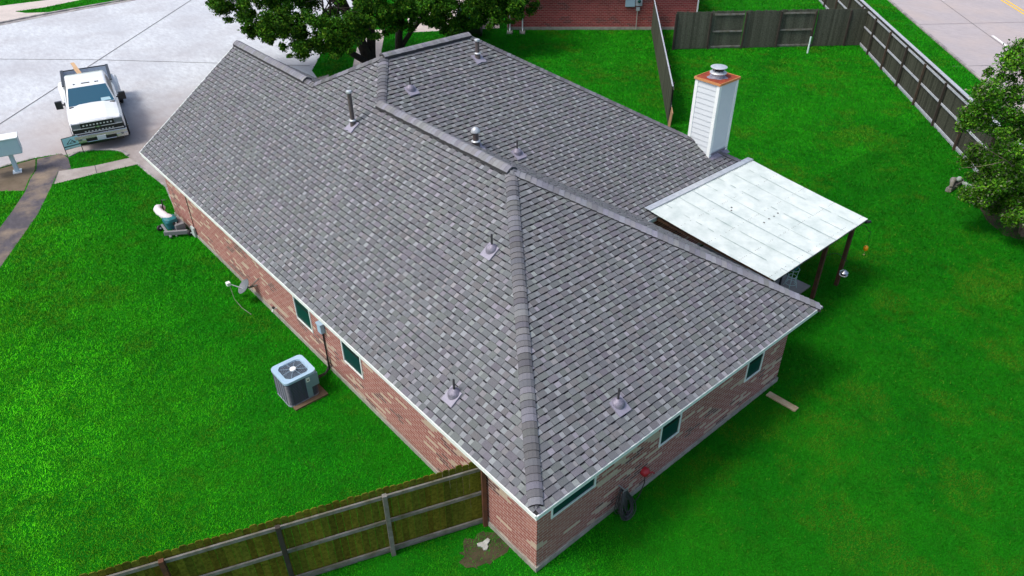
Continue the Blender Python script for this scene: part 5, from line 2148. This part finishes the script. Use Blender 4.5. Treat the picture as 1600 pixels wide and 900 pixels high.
HOUSEFP = [(O, O), (W_ - O, O), (W_ - O, YW), (X3 - O, YW), (X3 - O, YBK - O), (XG2 - O, YBK - O), (XG2 - O, L_ - O), (O, L_ - O)]
EXCL = [HOUSEFP, street, [(0.83, 28.0), (0.81, 26.6), (0.86, 25.77), (1.0, 22.9), (0.56, 20.6), (9.2, 20.6), (9.4, 26), (12.6, 30.4)],
        [(-1.84, 27.29), (-2.3, 26.14), (-0.71, 25.99), (0.87, 25.77), (0.82, 26.66), (-0.53, 26.85)],
        [(-1.25, 29.1), (-1.17, 28.4), (-1.37, 27.19), (-1.9, 27.2), (-2.39, 26.07), (-3.43, 23.85), (-5.36, 20.62), (-8.5, 15.2), (-9.6, 15.9), (-5.9, 21.9), (-4.75, 23.64), (-4.09, 24.77), (-3.34, 26.18), (-2.9, 27.29), (-2.48, 28.1), (-2.2, 29.2)],
        [(-2.25, 29.25), (-2.52, 28.1), (-2.94, 27.29), (-3.35, 26.3), (-4.3, 27.1), (-14, 28.2), (-14, 30.3), (-3.61, 29.2)],
        [(9.25, 2.2), (13.9, 2.2), (13.9, 5.95), (9.25, 5.95)],
        [(13.0, 27.5), (13.9, 30.2), (16.3, 33.6), (18.2, 36.4), (19.6, 35.6), (17.2, 32.3), (15.1, 29.3), (14.1, 27.3)],
        front_drive, [(p.x, p.y) for p in g2], [AV(-80, -.1), AV(160, -.1), AV(160, 16), AV(-80, 16)],
        [(-8, 59.2), (2.34, 59.0), (6.97, 58.3), (14, 60.5), (14, 58.6), (7.2, 56.9), (4.6, 56.4), (2.7, 56.6), (-8, 57.6)],
        [(-8, 57.4), (2.7, 56.83), (3.3, 55.6), (4.6, 54.75), (1.3, 54.2), (-8, 52.9)],
        [(AX0 + .08, AY0 - .14), (AX1 + .12, AY0 - .14), (AX1 + .12, AY1 + .06), (AX0 + .08, AY1 + .06)],
        [(8.5, -.55), (8.75, -.55), (8.75, .3), (8.5, .3)]]
THIN = [[(0.05, 2.1), (0.4, 2.2), (0.4, 0.9), (0.1, 0.8), (-0.5, 1.1), (-1.6, 1.9), (-1.4, 2.55)],
        [(21.5, -0.5), (22.0, .4), (23.2, 1.3), (25.0, 2.2), (26.5, 1.2), (25.2, -0.6), (23.6, -2.2), (22.0, -2.0)]]


def vnoise(x, y, s, seed):
    """smooth value noise"""
    r_ = np.random.default_rng(seed)
    G_ = r_.random((256, 256))
    u, v = x / s + 100, y / s + 100
    iu, iv = np.floor(u).astype(int), np.floor(v).astype(int)
    fu, fv = u - iu, v - iv
    fu, fv = fu * fu * (3 - 2 * fu), fv * fv * (3 - 2 * fv)
    g_ = lambda a, b: G_[a % 256, b % 256]
    return (g_(iu, iv) * (1 - fu) + g_(iu + 1, iv) * fu) * (1 - fv) + (g_(iu, iv + 1) * (1 - fu) + g_(iu + 1, iv + 1) * fu) * fv


def grass(total):
    r_ = np.random.default_rng(11)
    # sample in the camera's ground footprint widened on all sides
    N_ = total
    x = r_.uniform(-16, 62, N_ * 6)
    y = r_.uniform(-9, 66, N_ * 6)
    dx_, dy_ = x - CAM.x, y - CAM.y
    dist = np.sqrt(dx_ ** 2 + dy_ ** 2 + CAM.z ** 2)
    zz = dx_ * FW.x + dy_ * FW.y - CAM.z * FW.z
    a = (dx_ * RT.x + dy_ * RT.y - CAM.z * RT.z) / zz
    b = (dx_ * UP.x + dy_ * UP.y - CAM.z * UP.z) / zz
    ok = (zz > 1) & (np.abs(a) < 0.84) & (np.abs(b) < 0.52)
    ok &= r_.random(len(x)) < np.clip((17.0 / dist) ** 1.5, 0, 1)
    for p in EXCL:
        ok &= ~inside(x, y, p)
    for (tx, ty, tr) in ((-0.05, 1.35, 1.1), (0.9, -0.1, 0.6), (-1.6, 2.35, 0.6), (23.2, -0.3, 2.6), (2.6, 0.1, 0.35)):
        dt = np.sqrt((x - tx) ** 2 + (y - ty) ** 2) / tr
        pr = np.clip(1.25 - dt, 0, 1) * np.clip(vnoise(x, y, .35, 21) * 1.8 - .25, 0, .8)
        ok &= ~(r_.random(len(x)) < pr)
    x, y, dist = x[ok], y[ok], dist[ok]
    n = len(x)
    h = (0.022 + 0.026 * r_.random(n)) * np.clip(dist / 17, 1, 1.6)
    wd = 0.0046 * np.clip(dist / 13, 1, 4.5) * (0.7 + 0.6 * r_.random(n))
    an = r_.uniform(0, 2 * np.pi, n)
    ln = r_.uniform(0, 2 * np.pi, n)
    lean = h * r_.uniform(0.3, 1.3, n)
    cx_, sx = np.cos(an) * wd, np.sin(an) * wd
    z0 = np.full(n, 0.001)
    V = np.stack([np.stack([x - cx_, y - sx, z0], 1), np.stack([x + cx_, y + sx, z0], 1),
                  np.stack([x + np.cos(ln) * lean, y + np.sin(ln) * lean, h], 1)], 1).reshape(-1, 3)
    me = bpy.data.meshes.new('grass')
    me.vertices.add(len(V))
    me.vertices.foreach_set('co', V.ravel())
    me.loops.add(len(V))
    me.loops.foreach_set('vertex_index', np.arange(len(V)))
    me.polygons.add(n)
    me.polygons.foreach_set('loop_start', np.arange(0, len(V), 3))
    me.polygons.foreach_set('loop_total', np.full(n, 3))
    me.update()
    big = vnoise(x, y, 3.1, 1) * .55 + vnoise(x, y, 1.1, 2) * .45
    pat = vnoise(x, y, .55, 3) * .55 + vnoise(x, y, .18, 4) * .45
    dry = np.clip((vnoise(x, y, 1.5, 5) * .6 + vnoise(x, y, .3, 6) * .4 - .56) * 4, 0, 1)
    c = np.stack([0.009 + 0.022 * big, 0.235 + 0.15 * big, 0.002 + 0.004 * big], 1)
    # brighter, yellower light painted into the outer strip of the street-side lawn
    lit_strip = np.clip((-x - 1.5 + 2.2 * (vnoise(x, y, 2.5, 31) - .5)) / 5, 0, 1) * (y < 28)
    c = c * (1 + .75 * lit_strip[:, None]) + np.array([0.06, 0.03, 0.0]) * lit_strip[:, None]
    # dimmer light painted into the blade colour of the fenced yard
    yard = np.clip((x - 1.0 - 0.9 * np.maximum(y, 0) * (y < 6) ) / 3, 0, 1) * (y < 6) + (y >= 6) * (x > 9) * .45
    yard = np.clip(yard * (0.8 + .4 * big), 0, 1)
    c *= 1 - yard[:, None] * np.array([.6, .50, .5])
    c *= (0.62 + 0.76 * pat)[:, None]
    c = c * (1 - dry[:, None] * .6) + np.array([0.085, 0.170, 0.008]) * dry[:, None] * .6
    c *= (0.84 + 0.32 * r_.random(n))[:, None]
    yel = r_.random(n) < 0.02
    c[yel] = np.array([0.09, 0.22, 0.015])
    C4 = np.concatenate([c, np.ones((n, 1))], 1)
    at = me.color_attributes.new('tone', 'FLOAT_COLOR', 'CORNER')
    at.data.foreach_set('color', np.repeat(C4, 3, axis=0).astype(np.float32).ravel())
    me.materials.append(M['grass'])
    o = bpy.data.objects.new('grass', me)
    COL.objects.link(o)
    tag(o, 'short bright green turf covering all the lawns', 'grass', kind='stuff')
    print('grass blades', n)


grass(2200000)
